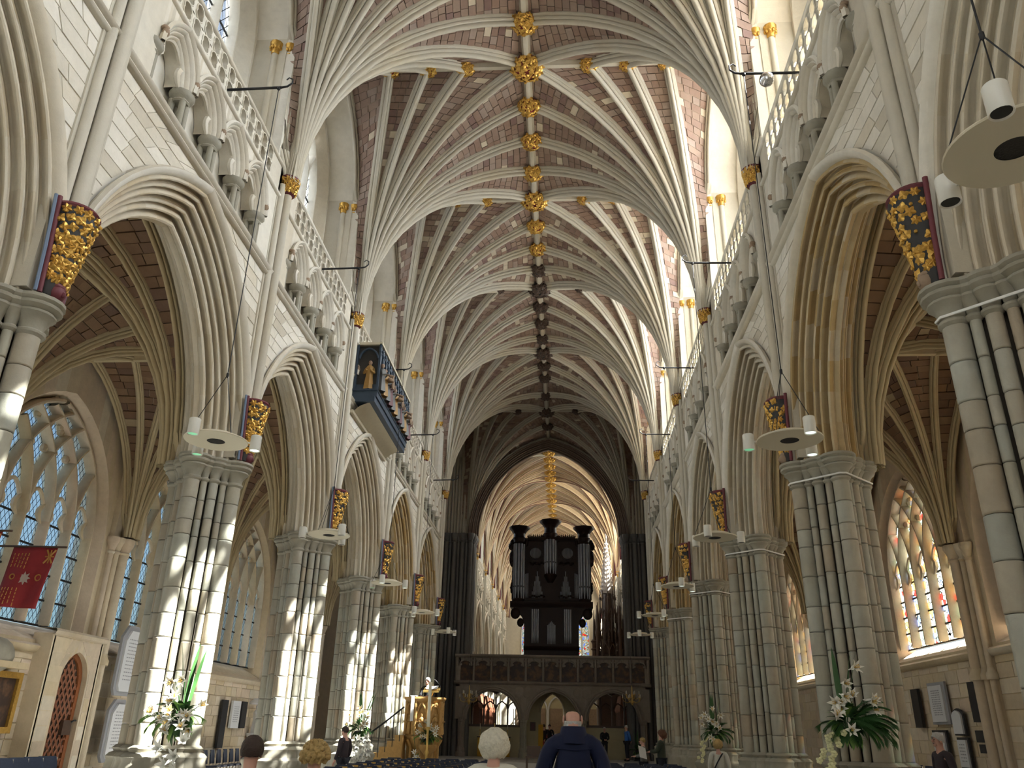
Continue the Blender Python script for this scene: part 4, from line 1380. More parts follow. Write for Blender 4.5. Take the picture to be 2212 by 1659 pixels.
for b, yc in enumerate(BAYS[3:]):
    for s in (-1, 1):
        for j, x in enumerate((1.70, 2.75, 3.80)):
            kind = 'gold' if b < 2 else 'dark'
            make_boss(s * x, yc, ZR - .12, .95, kind, j, '%s side boss on the %s cross ridge from the front, %s, %s from the crown' % ('gilded' if kind == 'gold' else 'dark', ORD[b], WORD[s], ORD[j]), 'bosses along the cross ridges')
for s in (-1, 1):
    for j, x in enumerate((1.70, 2.75)):
        make_boss(s * x, YX, ZR - .12, 1.0, 'dark', j, 'dark side boss over the crossing, %s, %s from the crown' % (WORD[s], ORD[j]), 'bosses along the cross ridges')
for i in range(22):
    make_boss(0, CHOIR_Y + 1.0 + i * 1.45, ZR - .16, 1.5, 'gold', i % 4, 'small gilded boss in the run beyond the dark choir arch', 'gilded bosses of the choir ridge')

# ================================================================ HANGING RING LAMPS and their brackets
def lamp_meshes():
    d = {}
    d['disc'] = MB().lathe(0, 0, [(.125, .0), (.44, 0.0), (.447, .012), (.44, .024), (.30, .03), (.295, .085), (.28, .09), (0.02, .09)], 40, cap=False).mesh('disc', M['enamel'], 30)
    d['grille'] = MB().lathe(0, 0, [(.01, .006), (.13, .006), (.13, .02), (.01, .02)], 28).mesh('speaker_grille', M['grille'], 30)
    d['can'] = MB().lathe(0, 0, [(.062, -.10), (.075, -.115), (.078, -.11), (.078, .105), (.07, .115), (.01, .115)], 20).mesh('spotlight', M['enamelw'], 35)
    d['arm'] = MB().tube([(0, 0, 0), (.12, 0, 0)], .014, 6).mesh('arm', M['enamelw'])
    for k, mt in (('green', 'lens'), ('white', 'lenswhite'), ('off', 'lensoff')):
        d[k] = MB().lathe(0, 0, [(.005, -.103), (.066, -.103), (.066, -.099), (.005, -.099)], 18).mesh('lens', M[mt])
    return d
LM = lamp_meshes()
def make_lamp(s, yc, rot, states, label, k=1.0, z=5.34, x=4.05):
    t = empty('ring_lamp', (s * x, yc, z), rot, label=label, cat='hanging lamp', group='hanging ring lamps with three spotlights')
    link('disc', LM['disc'], t); link('speaker_grille', LM['grille'], t)
    cb = MB()
    top = (0, 0, 1.05)
    for i in range(3):
        a = 2 * pi * i / 3
        c = link('spotlight', LM['can'], t, (.545 * cos(a), .545 * sin(a), .03))
        link('lens', LM[states[i]], c, label and (0, 0, 0))
        link('arm', LM['arm'], c, (-.02, 0, 0), (0, 0, a + pi))
        b = a + pi / 3
        MB().tube([top, (.42 * cos(b), .42 * sin(b), .03)], .006, 5).build('hanging_wire', M['cable'], t)
    tipx = -s * 0.0
    MB().tube([(0, 0, 1.05), (0, 0, 11.95 - z)], .0085, 6).build('suspension_cable', M['cable'], t)
    MB().lathe(0, 0, [(.005, 1.0), (.02, 1.02), (.02, 1.07), (.005, 1.09)], 8).build('knot', M['cable'], t, 50)
    t.rotation_euler = (0, 0, rot)
    return t
LMP = [(-1, 10.58, .35, ('white', 'green', 'green'), 'cream ring lamp on the left nearest the camera, by the gilded corbel'),
       (-1, 16.58, 1.3, ('off', 'off', 'off'), 'unlit cream ring lamp second on the left, before the sunlit pier'),
       (-1, 22.58, .5, ('white', 'green', 'white'), 'cream ring lamp third on the left, below the minstrels gallery side'),
       (-1, 28.58, .2, ('white', 'white', 'white'), 'small cream ring lamp fourth on the left, above the pulpit'),
       (-1, 34.58, .9, ('white', 'white', 'white'), 'tiny cream ring lamp farthest on the left by the dark crossing pier'),
       (1, 4.58, 2.0, ('off', 'off', 'off'), 'very large cream ring lamp at the upper right corner with black speaker'),
       (1, 10.58, 2.85, ('green', 'white', 'white'), 'cream ring lamp with green glowing spotlights before the right pier'),
       (1, 16.58, .1, ('off', 'off', 'off'), 'unlit cream ring lamp before the second full right pier'),
       (1, 22.58, .6, ('white', 'white', 'white'), 'cream ring lamp third from the front in the right row, lit'),
       (1, 28.58, 1.0, ('white', 'white', 'white'), 'small cream ring lamp on the right near the stone screen'),
       (1, 34.58, .4, ('white', 'white', 'white'), 'tiny cream ring lamp farthest on the right by the crossing')]
for i, (s, yc, rot, st, lab) in enumerate(LMP):
    make_lamp(s, yc, rot, st, lab)
    b = MB()
    b.tube([(s * 5.02, yc, 11.95), (s * 4.5, yc, 11.96), (s * 4.0, yc, 11.97)], .024, 8)
    b.tube([(s * 4.0, yc, 11.97), (s * 3.9, yc, 11.99), (s * 3.82, yc, 12.06), (s * 3.82, yc, 12.15), (s * 3.89, yc, 12.19), (s * 3.93, yc, 12.14)], [.02, .018, .016, .014, .012, .012], 8)
    b.blob((s * 4.05, yc, 11.945), .035, 8, 5)
    o = b.build('lamp_bracket', M['iron'], None, 60)
    tag(o, 'iron hook bracket on the %s parapet, %s from the front' % (WORD[s], ORD[[q[0] for q in LMP[:i]].count(s)]), 'bracket', 'iron lamp brackets on the parapets')
gb = empty('glass_globe', (4.42, 10.58, 11.82), label='shiny mirrored globe hanging on the right parapet bracket', cat='globe')
MB().blob((0, 0, 0), .125, 20, 12).build('globe', M['chrome'], gb, 70)
MB().lathe(0, 0, [(.03, .11), (.035, .13), (.02, .15)], 10).build('cap', M['iron'], gb, 50)
# ================================================================ MINSTRELS' GALLERY
GY0, GY1, GX = 20.35, 24.75, -4.25
gal = empty('minstrels_gallery', (0, 22.55, 10.0), label='dark blue carved gallery of painted musicians projecting from the left wall', cat='gallery')
def gbox(name, mat, x0, x1, y0, y1, z0, z1, label=None, parent=None):
    return MB().box(x0, x1, y0 - 22.55, y1 - 22.55, z0 - 10, z1 - 10).build(name, M[mat], parent or gal, label=label)
sf = MB()
sf.sweep([(0, 0), (.1, .05), (.22, .16), (.42, .24), (.62, .27)], [((-4.95, GY0 + .05 - 22.55, -.30), (1, 0, 0), (0, 0, 1)), ((-4.95, GY1 - .05 - 22.55, -.30), (1, 0, 0), (0, 0, 1))])
sf.box(-5.0, -4.9, GY0 - 22.55, GY1 - 22.55, -.36, -.26)
sf.build('soffit', M['gallerycream'], gal, 50, label='cream coved underside')
mb = MB()
mb.box(-5.0, GX - .06, GY0 - .06 - 22.55, GY1 + .06 - 22.55, -.05, .12)
mb.box(-5.0, GX - .02, GY0 - .02 - 22.55, GY1 + .02 - 22.55, .12, .28)
mb.box(-5.0, GX, GY0 - .06 - 22.55, GY1 + .06 - 22.55, .28, .34)
mb.build('base_rail', M['galleryblue'], gal)
gbox('back_board', 'blackpaint', -5.0, GX - .16, GY0 + .1, GY1 - .1, 10.3, 11.75)
gbox('cornice', 'gallerycream', -5.0, GX + .02, GY0 - .04, GY1 + .04, 11.72, 11.80)
gbox('floor_board', 'galleryblue', -5.0, GX - .1, GY0, GY1, 10.28, 10.34)
def figure(mb_robe, mb_skin, x, y, z, h, ax=(1, 0), inst=None, r=1.0):
    """small standing carved figure: fluted robe, arms raised to an instrument, head"""
    k = h / .95
    prof = [(.135, 0), (.12, .2), (.095, .42), (.10, .55), (.115, .66), (.08, .74), (.04, .78)]
    n = 10
    P = []
    for rr, zz in prof:
        P.append([(x + rr * k * (1 + .12 * cos(5 * 2 * pi * j / n)) * cos(2 * pi * j / n), y + rr * k * (1 + .12 * cos(5 * 2 * pi * j / n)) * sin(2 * pi * j / n), z + zz * k) for j in range(n)])
    mb_robe.grid(P, True)
    for q in (-1, 1):
        sx, sy = -ax[1] * q, ax[0] * q
        mb_robe.tube([(x + sx * .10 * k, y + sy * .10 * k, z + .68 * k), (x + sx * .15 * k + ax[0] * .05 * k, y + sy * .15 * k + ax[1] * .05 * k, z + .52 * k), (x + sx * .05 * k + ax[0] * .16 * k, y + sy * .05 * k + ax[1] * .16 * k, z + .58 * k)], [.04 * k, .042 * k, .025 * k], 6)
    mb_skin.blob((x, y, z + .86 * k), (.062 * k, .062 * k, .08 * k), 8, 6)
    mb_skin.blob((x + ax[0] * .06 * k, y + ax[1] * .06 * k, z + .85 * k), (.015 * k, .015 * k, .02 * k), 5, 4)
    mb_skin.tube([(x, y, z + .76 * k), (x, y, z + .82 * k)], .03 * k, 6)
NF = 12
for i in range(NF + 1):                                 # pinnacled shafts between the niches
    y = GY0 + (GY1 - GY0) * i / NF - 22.55
    p = MB()
    p.tube([(GX - .03, y, .33), (GX - .03, y, 1.55)], .032, 6)
    p.lathe(GX - .03, y, [(.045, 1.1), (.05, 1.3), (.03, 1.5), (.045, 1.53), (.004, 1.84)], 6)
    for k in range(4): p.blob((GX - .03, y, 1.5 + .08 * k), (.05 - .008 * k, .05 - .008 * k, .02), 6, 4)
    p.build('pinnacle', M['galleryblue'], gal, 50)
for i in range(NF):
    y = GY0 + (GY1 - GY0) * (i + .5) / NF - 22.55
    c = MB()
    w = (GY1 - GY0) / NF
    for g in pointed_grid(w * .46, .32, 1.22, [(0, 0), (.015, -.03), (.04, -.03), (.05, .02), (.05, .08)], lambda v: GX - .02 - v * -1 if False else GX - .02 + -v, 6, y): c.grid(g)
    over_arch(c, [(y + a, b) for a, b in arc_pts(w * .46, .32, 1.22, 6)], y - w / 2, y + w / 2, 1.72, GX - .045)
    for k in range(3): c.blob((GX - .0, y + (k - 1) * .09, 1.60 - abs(k - 1) * .14), (.035, .045, .045), 6, 4)
    c.build('canopy', M['galleryblue'], gal, 50, label=None)
    a, b = MB(), MB()
    figure(a, b, GX + .03, y, .34, .88, (1, 0))
    rb = a.build('musician', M[('robewhite', 'robegold', 'robewhite', 'robered')[i % 4]], gal, 60, label='carved painted musician, %s from the near end' % ORD[i])
    b.build('face', M['statueface'], rb, 60)
    ins = MB()
    if i % 4 == 1: ins.lathe(GX + .2, y, [(.10, .80), (.115, .82), (.115, .87), (.10, .89)], 12)
    elif i % 4 == 0: ins.tube([(GX + .12, y, .9), (GX + .38, y, .78)], [.015, .05], 7)
    elif i % 4 == 2: ins.blob((GX + .2, y, .86), (.05, .09, .14), 8, 6)
    else:
        ins.tube([(GX + .18, y - .1, .8), (GX + .2, y, 1.0), (GX + .18, y + .1, .8), (GX + .18, y - .1, .8)], .014, 5)
    ins.build('instrument', M['brownhead'], rb, 50)
nf = MB(); nk = MB(); 
figure(nf, nk, -4.55, GY0 + .04 - 22.55, .34, .92, (0, -1))
sd = nf.build('saint', M['robegold'], gal, 60, label='ochre robed carved figure on the near end')
nk.build('face', M['statueface'], sd, 60)
w_ = MB()
for q in (-1, 1):
    pts = [(0, 0), (q * .12, .1), (q * .17, .3), (q * .12, .5), (q * .04, .42)]
    w_.prism(pts, lambda a, b: (-4.55 + a, GY0 + .12 - 22.55, .55 + b), lambda a, b: (-4.55 + a, GY0 + .15 - 22.55, .55 + b))
w_.build('wing', M['robewhite'], sd)
ep = MB()
for x in (-4.93, GX - .03): ep.box(x - .03, x + .03, GY0 - .04 - 22.55, GY0 + .04 - 22.55, .3, 1.75)
ep.box(-4.95, GX, GY0 + .02 - 22.55, GY0 + .06 - 22.55, .3, .5)
for g in pointed_grid(.30, .35, 1.28, [(0, 0), (.02, -.03), (.05, -.03), (.06, .03)], lambda v: v, 6):
    ep.add([(-4.6 + b, GY0 - .03 + a - 22.55, c) for r_ in g for a, b, c in r_], [(i * 4 + j, i * 4 + j + 1, i * 4 + j + 5, i * 4 + j + 4) for i in range(6) for j in range(3)])
ep.build('end_niche', M['galleryblue'], gal, 50)
MB().box(-4.95, GX - .05, GY0 + .07 - 22.55, GY0 + .1 - 22.55, .3, 1.75).build('end_panel', M['blackpaint'], gal)

# ================================================================ PULPITUM (stone screen)
SX, SY, SYB = 0.25, 45.3, 48.0
scr = empty('choir_screen', (SX, SY, 0), label='dark carved stone screen of three arches with painted panels under the organ', cat='screen')
HW = 5.12
b = MB()
pr = [(0, 3.86), (-.10, 3.88), (-.16, 3.95), (-.10, 4.02), (0, 4.05)]
b.sweep([(q, z) for q, z in pr], [((-HW - .1, 0, 0), (0, 1, 0), (0, 0, 1)), ((HW + .1, 0, 0), (0, 1, 0), (0, 0, 1))])
b.sweep([(0, 5.22), (-.12, 5.24), (-.18, 5.30), (-.16, 5.38), (0, 5.40)], [((-HW - .1, 0, 0), (0, 1, 0), (0, 0, 1)), ((HW + .1, 0, 0), (0, 1, 0), (0, 0, 1))])
b.box(-HW, HW, .12, .25, 3.9, 5.38)
b.box(-HW, HW, 0, SYB - SY, 3.75, 3.9)
b.box(-HW, HW, 2.55, 2.7, 3.9, 5.1)
for q in (-1, 1): b.box(q * HW, q * (HW - .2), 0, SYB - SY, 3.75, 5.38)
b.build('loft', M['screen'], scr, 40)
NP = 11
pw = 2 * HW / NP
for i in range(NP):
    x = -HW + (i + .5) * pw
    MB().box(x - pw * .43, x + pw * .43, .085, .11, 4.07, 5.2).build('painted_panel', M['painting'], scr, label='dark oil painted panel')
    f = MB()
    ol = [(x + a, z) for a, z in arc_pts(pw * .40, .34, 4.78, 6)]
    # ogee cusped head of the niche
    for g in pointed_grid(pw * .40, .34, 4.78, [(0, 0), (.03, -.05), (.06, -.04), (.075, .04)], lambda v: v, 6):
        f.add([(x + bb, aa, cc) for r_ in g for aa, bb, cc in r_], [(ii * 4 + j, ii * 4 + j + 1, ii * 4 + j + 5, ii * 4 + j + 4) for ii in range(6) for j in range(3)])
    for (a, c), (d, e) in zip(ol[:-1], ol[1:]):
        f.add([(a, .0, c), (d, .0, e), (d, .0, 5.24), (a, .0, 5.24)], [(0, 1, 2, 3)])
    for q in (-1, 1):
        f.blob((x + q * pw * .27, -.02, 4.86), (.07, .04, .07), 7, 5)
        f.blob((x + q * pw * .40, -.02, 5.06), (.05, .05, .05), 6, 4)
    f.blob((x, -.04, 5.16), (.05, .05, .08), 6, 4)
    f.build('niche_head', M['screen'], scr, 45)
for i in range(NP + 1):
    x = -HW + i * pw
    m_ = MB()
    m_.box(x - .055, x + .055, -.05, .12, 4.03, 5.24)
    m_.tube([(x, -.07, 4.03), (x, -.07, 4.85)], .04, 6)
    m_.lathe(x, -.07, [(.04, 4.78), (.07, 4.86), (.05, 4.9), (.055, 5.0), (.004, 5.22)], 6)
    m_.build('buttress', M['screen'], scr, 45)
# three wide arches on clustered columns, net vault behind
cx = [-4.78, -1.5, 1.62, 4.78]
AH = 1.42
fr = MB()
for i in range(3):
    xm_ = (cx[i] + cx[i + 1]) / 2; hw = (cx[i + 1] - cx[i]) / 2 - .12
    ol = [(xm_ + a, z) for a, z in arc_pts(hw, 1.55, 2.15, 10)]
    for (a, c), (d, e) in zip(ol[:-1], ol[1:]):
        fr.add([(a, .02, c), (d, .02, e), (d, .02, 3.9), (a, .02, 3.9)], [(0, 1, 2, 3)])
        fr.add([(a, .35, c), (d, .35, e), (d, .35, 3.9), (a, .35, 3.9)], [(0, 1, 2, 3)])
    am_ = MB()
    prf = [(-.10, .03), (-.09, -.06), (-.04, -.08), (.0, -.03), (.05, -.05), (.09, -.02), (.10, .05), (.15, .06), (.16, .14), (.12, .35)]
    for g in pointed_grid(hw, 1.55, 2.15, prf, lambda v: v, 12):
        am_.add([(xm_ + bb, aa, cc) for r_ in g for aa, bb, cc in r_], [(ii * 10 + j, ii * 10 + j + 1, ii * 10 + j + 11, ii * 10 + j + 10) for ii in range(12) for j in range(9)])
    am_.build('arch', M['screen'], scr, 45)
    vb = MB()                                             # ribs of the little vault under the loft
    for q in (-1, 1):
        for xx in (cx[i], cx[i + 1]):
            pts = []
            for k in range(8):
                t = k / 7
                pts.append((xx + (xm_ - xx) * (1 - cos(t * pi / 2)) * 1.0, (.2 if q < 0 else 2.3) + (1.25 - (.2 if q < 0 else 2.3)) * (1 - cos(t * pi / 2)), 2.2 + 1.5 * sin(t * pi / 2)))
            vb.tube(pts, .05, 6)
    vb.build('vault_rib', M['screen'], scr, 50)
    for q in (-1, 1):                                    # carved spandrel
        fr.blob((xm_ + q * hw * .93, 0, 3.5), (.28, .05, .3), 10, 5)
for a, c in ((-HW, -4.66), (-1.62, -1.38), (1.5, 1.74), (4.66, HW)):
    fr.box(a, c, .02, .35, 2.15, 3.9)
fr.build('spandrel', M['screen'], scr, 50)
for i, x in enumerate(cx):
    c_ = MB()
    for dx, dy, r in ((0, 0, .11), (-.12, .02, .06), (.12, .02, .06), (0, -.13, .06), (0, .15, .08), (-.09, -.09, .045), (.09, -.09, .045)):
        c_.tube([(x + dx, .15 + dy, .8), (x + dx, .15 + dy, 2.1)], r, 8)
        c_.lathe(x + dx, .15 + dy, [(r, 2.0), (r + .03, 2.05), (r + .01, 2.09), (r + .05, 2.17), (r + .05, 2.22)], 8)
        c_.lathe(x + dx, .15 + dy, [(r + .08, .32), (r + .08, .55), (r + .03, .6), (r + .05, .68), (r, .82)], 8)
    c_.build('column', M['purbeckcap'] if i in (1, 2) else M['screen'], scr, 50)
# back wall with the central doorway and two traceried openings above altars
bw = MB(); YB = 2.45
openings = [(-3.15, 1.33, 1.92, 2.85, .7), (.0, .70, .35, 2.55, 1.05), (3.28, 1.33, 1.98, 2.85, .7)]
edges = [-HW]
for xo, w_, sill_, spr_, rise_ in openings:
    ol = [(xo + a, z) for a, z in arc_pts(w_, rise_, spr_, 8)]
    for (a, c), (d, e) in zip(ol[:-1], ol[1:]):
        bw.add([(a, YB, c), (d, YB, e), (d, YB, 3.9), (a, YB, 3.9)], [(0, 1, 2, 3)])
    if sill_ > .4: bw.box(xo - w_, xo + w_, YB, YB + .2, .3, sill_)
    bw.box(edges[-1], xo - w_, YB, YB + .2, .3, 3.9)
    edges.append(xo + w_)
bw.box(edges[-1], HW, YB, YB + .2, .3, 3.9)
bw.build('back_wall', M['creamstone'], scr)
for xo, w_, sill_, spr_, rise_ in openings:
    d_ = MB()
    for g in pointed_grid(w_ + .06, rise_ + .06, spr_, [(0, 0), (.03, -.07), (.09, -.06), (.12, .1), (.12, .2)], lambda v: v, 8):
        d_.add([(xo + bb, YB + aa, cc) for r_ in g for aa, bb, cc in r_], [(ii * 5 + j, ii * 5 + j + 1, ii * 5 + j + 6, ii * 5 + j + 5) for ii in range(8) for j in range(4)])
    for q in (-1, 1): d_.box(xo + q * w_ - .05, xo + q * w_ + .05, YB - .06, YB + .2, sill_, spr_)
    if abs(xo) > 1:
        for k in range(1, 4):
            xx = xo - w_ + 2 * w_ * k / 4
            d_.box(xx - .04, xx + .04, YB, YB + .15, sill_, 3.35)
        for k in range(4):
            xx = xo - w_ + 2 * w_ * (k + .5) / 4
            for q in (-1, 1):
                d_.tube([(xx + q * w_ * .25, YB + .08, 2.7), (xx + q * w_ * .18, YB + .08, 2.95), (xx, YB + .08, 3.12)], .04, 6)
    d_.build('opening_tracery', M['throne'] if abs(xo) > 1 else M['creamstone'], scr, 45)
    if abs(xo) > 1:
        MB().box(xo - w_ - .15, xo + w_ + .15, YB - .12, YB - .02, sill_ - .12, sill_).build('shelf', M['throne'], scr)
        MB().box(xo - w_ - .1, xo + w_ + .1, YB - .08, YB - .02, .9, sill_ - .12).build('dado', M['creamstone'], scr)
# altar and candlesticks under the left arch
alt = empty('altar', (SX - 3.15, SY + 1.75, .34), label='small altar with ochre frontal under the left screen arch', cat='altar')
MB().box(-.85, .85, -.35, .35, 0, .92).build('frontal', M['yellowpost'], alt)
MB().box(-.9, .9, -.38, .38, .92, .98).build('altar_top', M['throne'], alt)
for k, x in enumerate((-.78, .72)):
    t = empty('candlestick', (SX - 3.15 + x, SY + 1.85, 1.32), label='brass candlestick at the %s end of the small altar' % ('left' if k == 0 else 'right'), cat='candlestick', group='brass candlesticks on the altar')
    MB().lathe(0, 0, [(.07, 0), (.07, .02), (.02, .05), (.03, .15), (.016, .2), (.025, .3), (.045, .34), (.02, .36)], 10).build('stem', M['brass'], t, 50)
    MB().lathe(0, 0, [(.018, .36), (.018, .62), (.004, .65)], 8).build('candle', M['wax'], t, 50)
t = empty('altar_cross', (SX - 3.15, SY + 2.0, 1.32), label='small brass cross standing on the altar centre', cat='cross')
MB().lathe(0, 0, [(.08, 0), (.08, .02), (.02, .06), (.02, .1)], 10).build('foot', M['brass'], t, 50)
MB().box(-.02, .02, -.015, .015, .1, .66).box(-.15, .15, -.015, .015, .43, .47).build('cross', M['brass'], t)
# framed icon and yellow post by the doorway
t = empty('framed_icon', (SX - 1.08, SY + 2.41, 1.86), label='small dark framed picture on the pale wall left of the doorway', cat='picture')
MB().box(-.15, .15, -.03, 0, -.22, .22).build('frame', M['throne'], t)
MB().box(-.10, .10, -.035, -.03, -.16, .16).build('picture', M['robered'], t)
t = empty('processional_banner', (SX - .62, SY + 1.6, .34), label='narrow yellow banner on a stand left of the screen doorway', cat='banner')
MB().box(-.13, .13, -.012, .012, .35, 1.62).build('cloth', M['yellowpost'], t)
MB().tube([(0, .02, 0), (0, .02, 1.75)], .014, 6).lathe(0, .02, [(.18, 0), (.18, .03), (.03, .05)], 10).build('pole', M['brass'], t, 50)

# two branched chandeliers before the screen
def chandelier(x, y, z, label):
    t = empty('branched_chandelier', (x, y, z), label=label, cat='chandelier', group='brass branched chandeliers before the screen')
    MB().lathe(0, 0, [(.004, -.5), (.05, -.44), (.09, -.36), (.05, -.28), (.03, -.15), (.07, -.05), (.03, .05), (.025, .35), (.012, .45)], 12).build('stem', M['brass'], t, 50)
    MB().tube([(0, 0, .45), (0, 0, 13.0)], .008, 5).build('suspension_chain', M['iron'], t)
    for k in range(10):
        a = 2 * pi * k / 10
        zz = -.22 if k % 2 else -.05
        R_ = .48 if k % 2 else .36
        br = MB().tube([(.03 * cos(a), .03 * sin(a), zz - .05), (R_ * .5 * cos(a), R_ * .5 * sin(a), zz - .16), (R_ * .9 * cos(a), R_ * .9 * sin(a), zz - .08), (R_ * cos(a), R_ * sin(a), zz + .06)], .014, 6)
        br.lathe(R_ * cos(a), R_ * sin(a), [(.012, zz + .05), (.05, zz + .07), (.04, zz + .085)], 8)
        bo = br.build('branch', M['brass'], t, 50)
        MB().lathe(R_ * cos(a), R_ * sin(a), [(.02, zz + .085), (.02, zz + .22), (.004, zz + .25)], 8).build('candle', M['wax'], bo, 50)
    return t
chandelier(-4.0, 44.0, 3.30, 'brass branched chandelier hanging before the left end of the screen')
chandelier(4.36, 44.0, 3.42, 'brass branched chandelier hanging before the right end of the screen')

# ================================================================ ORGAN
OY = 46.8
org = empty('organ', (.2, OY, 0), label='tall dark oak organ case with tin pipes standing on the screen', cat='organ')
def ob(name, mat, *boxes, lab=None, sm=None):
    m = MB()
    for q in boxes: m.box(*q)
    return m.build(name, M[mat], org, sm, label=lab)
low = MB()
low.box(-1.54, 1.54, 0, 1.6, 5.0, 8.15)
low.build('lower_case', M['oak'], org)
# coved overhang between the narrow lower case and the wide upper case
cv = MB()
for q in (-1, 1):
    P = []
    for k in range(7):
        t = k / 6
        x = q * (1.54 + .80 * (1 - cos(t * pi / 2)))
        z = 7.0 + 1.1 * sin(t * pi / 2)
        P.append([(x, 0.0, z), (x, 1.6, z)])
    cv.grid(P)
    pts = [(1.4, 8.15)] + [(1.54 + .80 * (1 - cos(k / 6 * pi / 2)), 7.0 + 1.1 * sin(k / 6 * pi / 2)) for k in range(7)] + [(2.34, 8.15)]
    cv.prism(pts, lambda a, b: (q * a, .02, b), lambda a, b: (q * a, 1.58, b))
    cv.blob((q * 2.05, -.05, 7.75), (.28, .12, .32), 10, 6)
    cv.blob((q * 1.75, -.05, 7.25), (.2, .1, .25), 10, 6)
cv.build('cove', M['oak'], org, 50)
up = MB()
up.box(-2.15, 2.15, .12, 1.6, 8.1, 12.1)
up.build('upper_case', M['oak'], org)
def cornice(mb, x0, x1, z, d=.12, h=.28):
    mb.sweep([(0.1, z), (-d * .4, z + h * .1), (-d * .6, z + h * .35), (-d, z + h * .5), (-d * 1.2, z + h), (0.1, z + h)], [((x0, 0, 0), (0, 1, 0), (0, 0, 1)), ((x1, 0, 0), (0, 1, 0), (0, 0, 1))])
cm = MB()
cornice(cm, -2.36, 2.36, 8.08, .14, .34); cornice(cm, -1.4, 1.4, 11.92, .10, .22)
cornice(cm, -1.56, 1.56, 5.75, .1, .25)
cm.build('cornice', M['oak'], org, 45)
def tower(x, r, z0, z1, ztop, crown, pipes, front=.15, name='pipe_tower'):
    """half-round tower: plinth, pipes in an arc, entablature, flaring crown"""
    t = MB()
    a0, a1 = pi, 2 * pi
    t.lathe(x, front, [(r * .4, z0 - .45), (r * .75, z0 - .25), (r * 1.05, z0 - .08), (r * 1.1, z0), (r * 1.0, z0 + .04)], 12, a0, a1)
    t.lathe(x, front, [(r * .98, z1), (r * 1.08, z1 + .05), (r * 1.02, z1 + .12), (r * 1.2, z1 + .3), (r * 1.05, z1 + .34), (r * .98, z1 + .6), (r * 1.0, ztop - .45)], 12, a0, a1)
    t.lathe(x, front, [(r * .95, ztop - .55), (r * 1.05, ztop - .42), (r * 1.35, ztop - .26), (r * 1.75, ztop - .14), (r * 1.85, ztop - .02), (r * 1.8, ztop)], 8)
    for q in (-1, 1):
        t.box(x + q * r * 1.02 - .05, x + q * r * 1.02 + .05, front - .06, front + .1, z0, z1)
        t.blob((x + q * r * 1.25, front - .05, z1 + .02), (.12, .09, .22), 8, 6)
    tw = t.build(name, M['oak'], org, 45)
    for k in range(pipes):
        a = pi + pi * (k + .5) / pipes
        pr = r * .86 * sin(pi / (2 * pipes)) * .98
        px_, py_ = x + r * .86 * cos(a), front + r * .86 * sin(a)
        hgt = z1 - .06
        p_ = MB().lathe(px_, py_, [(pr * .3, z0 + .03), (pr * .98, z0 + .55), (pr, z0 + .58), (pr, hgt)], 12)
        po = p_.build('organ_pipe', M['pipe'], tw, 40)
        MB().box(px_ - pr * .45, px_ + pr * .45, py_ - pr * 1.04, py_ - pr * .9, z0 + .66, z0 + .74).build('pipe_mouth', M['slate'], po)
    return tw
tower(-1.90, .34, 8.55, 11.78, 12.76, True, 5)
tower(1.90, .34, 8.55, 11.78, 12.76, True, 5)
tower(-.06, .36, 9.95, 12.05, 13.15, True, 5)
# flats: ovals above, pointed groups below, small groups beside
for q in (-1, 1):
    ov = MB()
    xo, zo = q * .93, 11.2
    ring1 = [(cos(2 * pi * k / 24) * .40, sin(2 * pi * k / 24) * .38) for k in range(24)]
    ring2 = [(a * .84, b_ * .84) for a, b_ in ring1]
    ov.ring(ring1, ring2, lambda a, c: (xo + a, .02, zo + c), lambda a, c: (xo + a, .13, zo + c))
    fo = ov.build('oval_frame', M['oak'], org, 40)
    for k in range(9):
        x = xo + (-.30 + .6 * k / 8)
        h = .36 * sqrt(max(0, 1 - ((x - xo) / .36) ** 2)) * .9
        MB().lathe(x, .11, [(.031, zo - h), (.031, zo + h)], 8).build('organ_pipe', M['pipe'], fo, 40)
    fr_ = MB()
    fr_.box(q * .97 - .47, q * .97 + .47, .04, .13, 8.5, 8.62)
    fr_.prism([(-.5, 8.6), (-.5, 10.5), (.5, 10.5), (.5, 8.6), (.36, 8.6), (0.03, 10.25), (-.03, 10.25), (-.36, 8.6)], lambda a, c: (q * .82 + a * .9, .08, c), lambda a, c: (q * .82 + a * .9, .12, c))
    for k in range(7):
        fr_.blob((q * (.45 + .13 * k), .03, 10.6 + .05 * sin(k * 2.1)), (.09, .06, .07), 7, 5)
        fr_.blob((q * (.45 + .13 * k), .03, 8.72 + .05 * sin(k * 1.7)), (.08, .05, .06), 7, 5)
    fo = fr_.build('flat_frame', M['oak'], org, 40)
    for k in range(9):
        f = abs(k - 4) / 4
        x = q * .82 + (-.28 + .56 * k / 8)
        top = 10.15 - 1.15 * f
        MB().lathe(x, .06, [(.012, 8.62), (.030, 8.8 + .25 * (1 - f)), (.030, top)], 8).build('organ_pipe', M['pipe'], fo, 40)
    for k in range(3):
        x = q * (1.36 + .075 * k)
        MB().lathe(x, .08, [(.012, 8.65), (.03, 8.95), (.03, 10.05 - .03 * k)], 8).build('organ_pipe', M['pipe'], fo, 40)
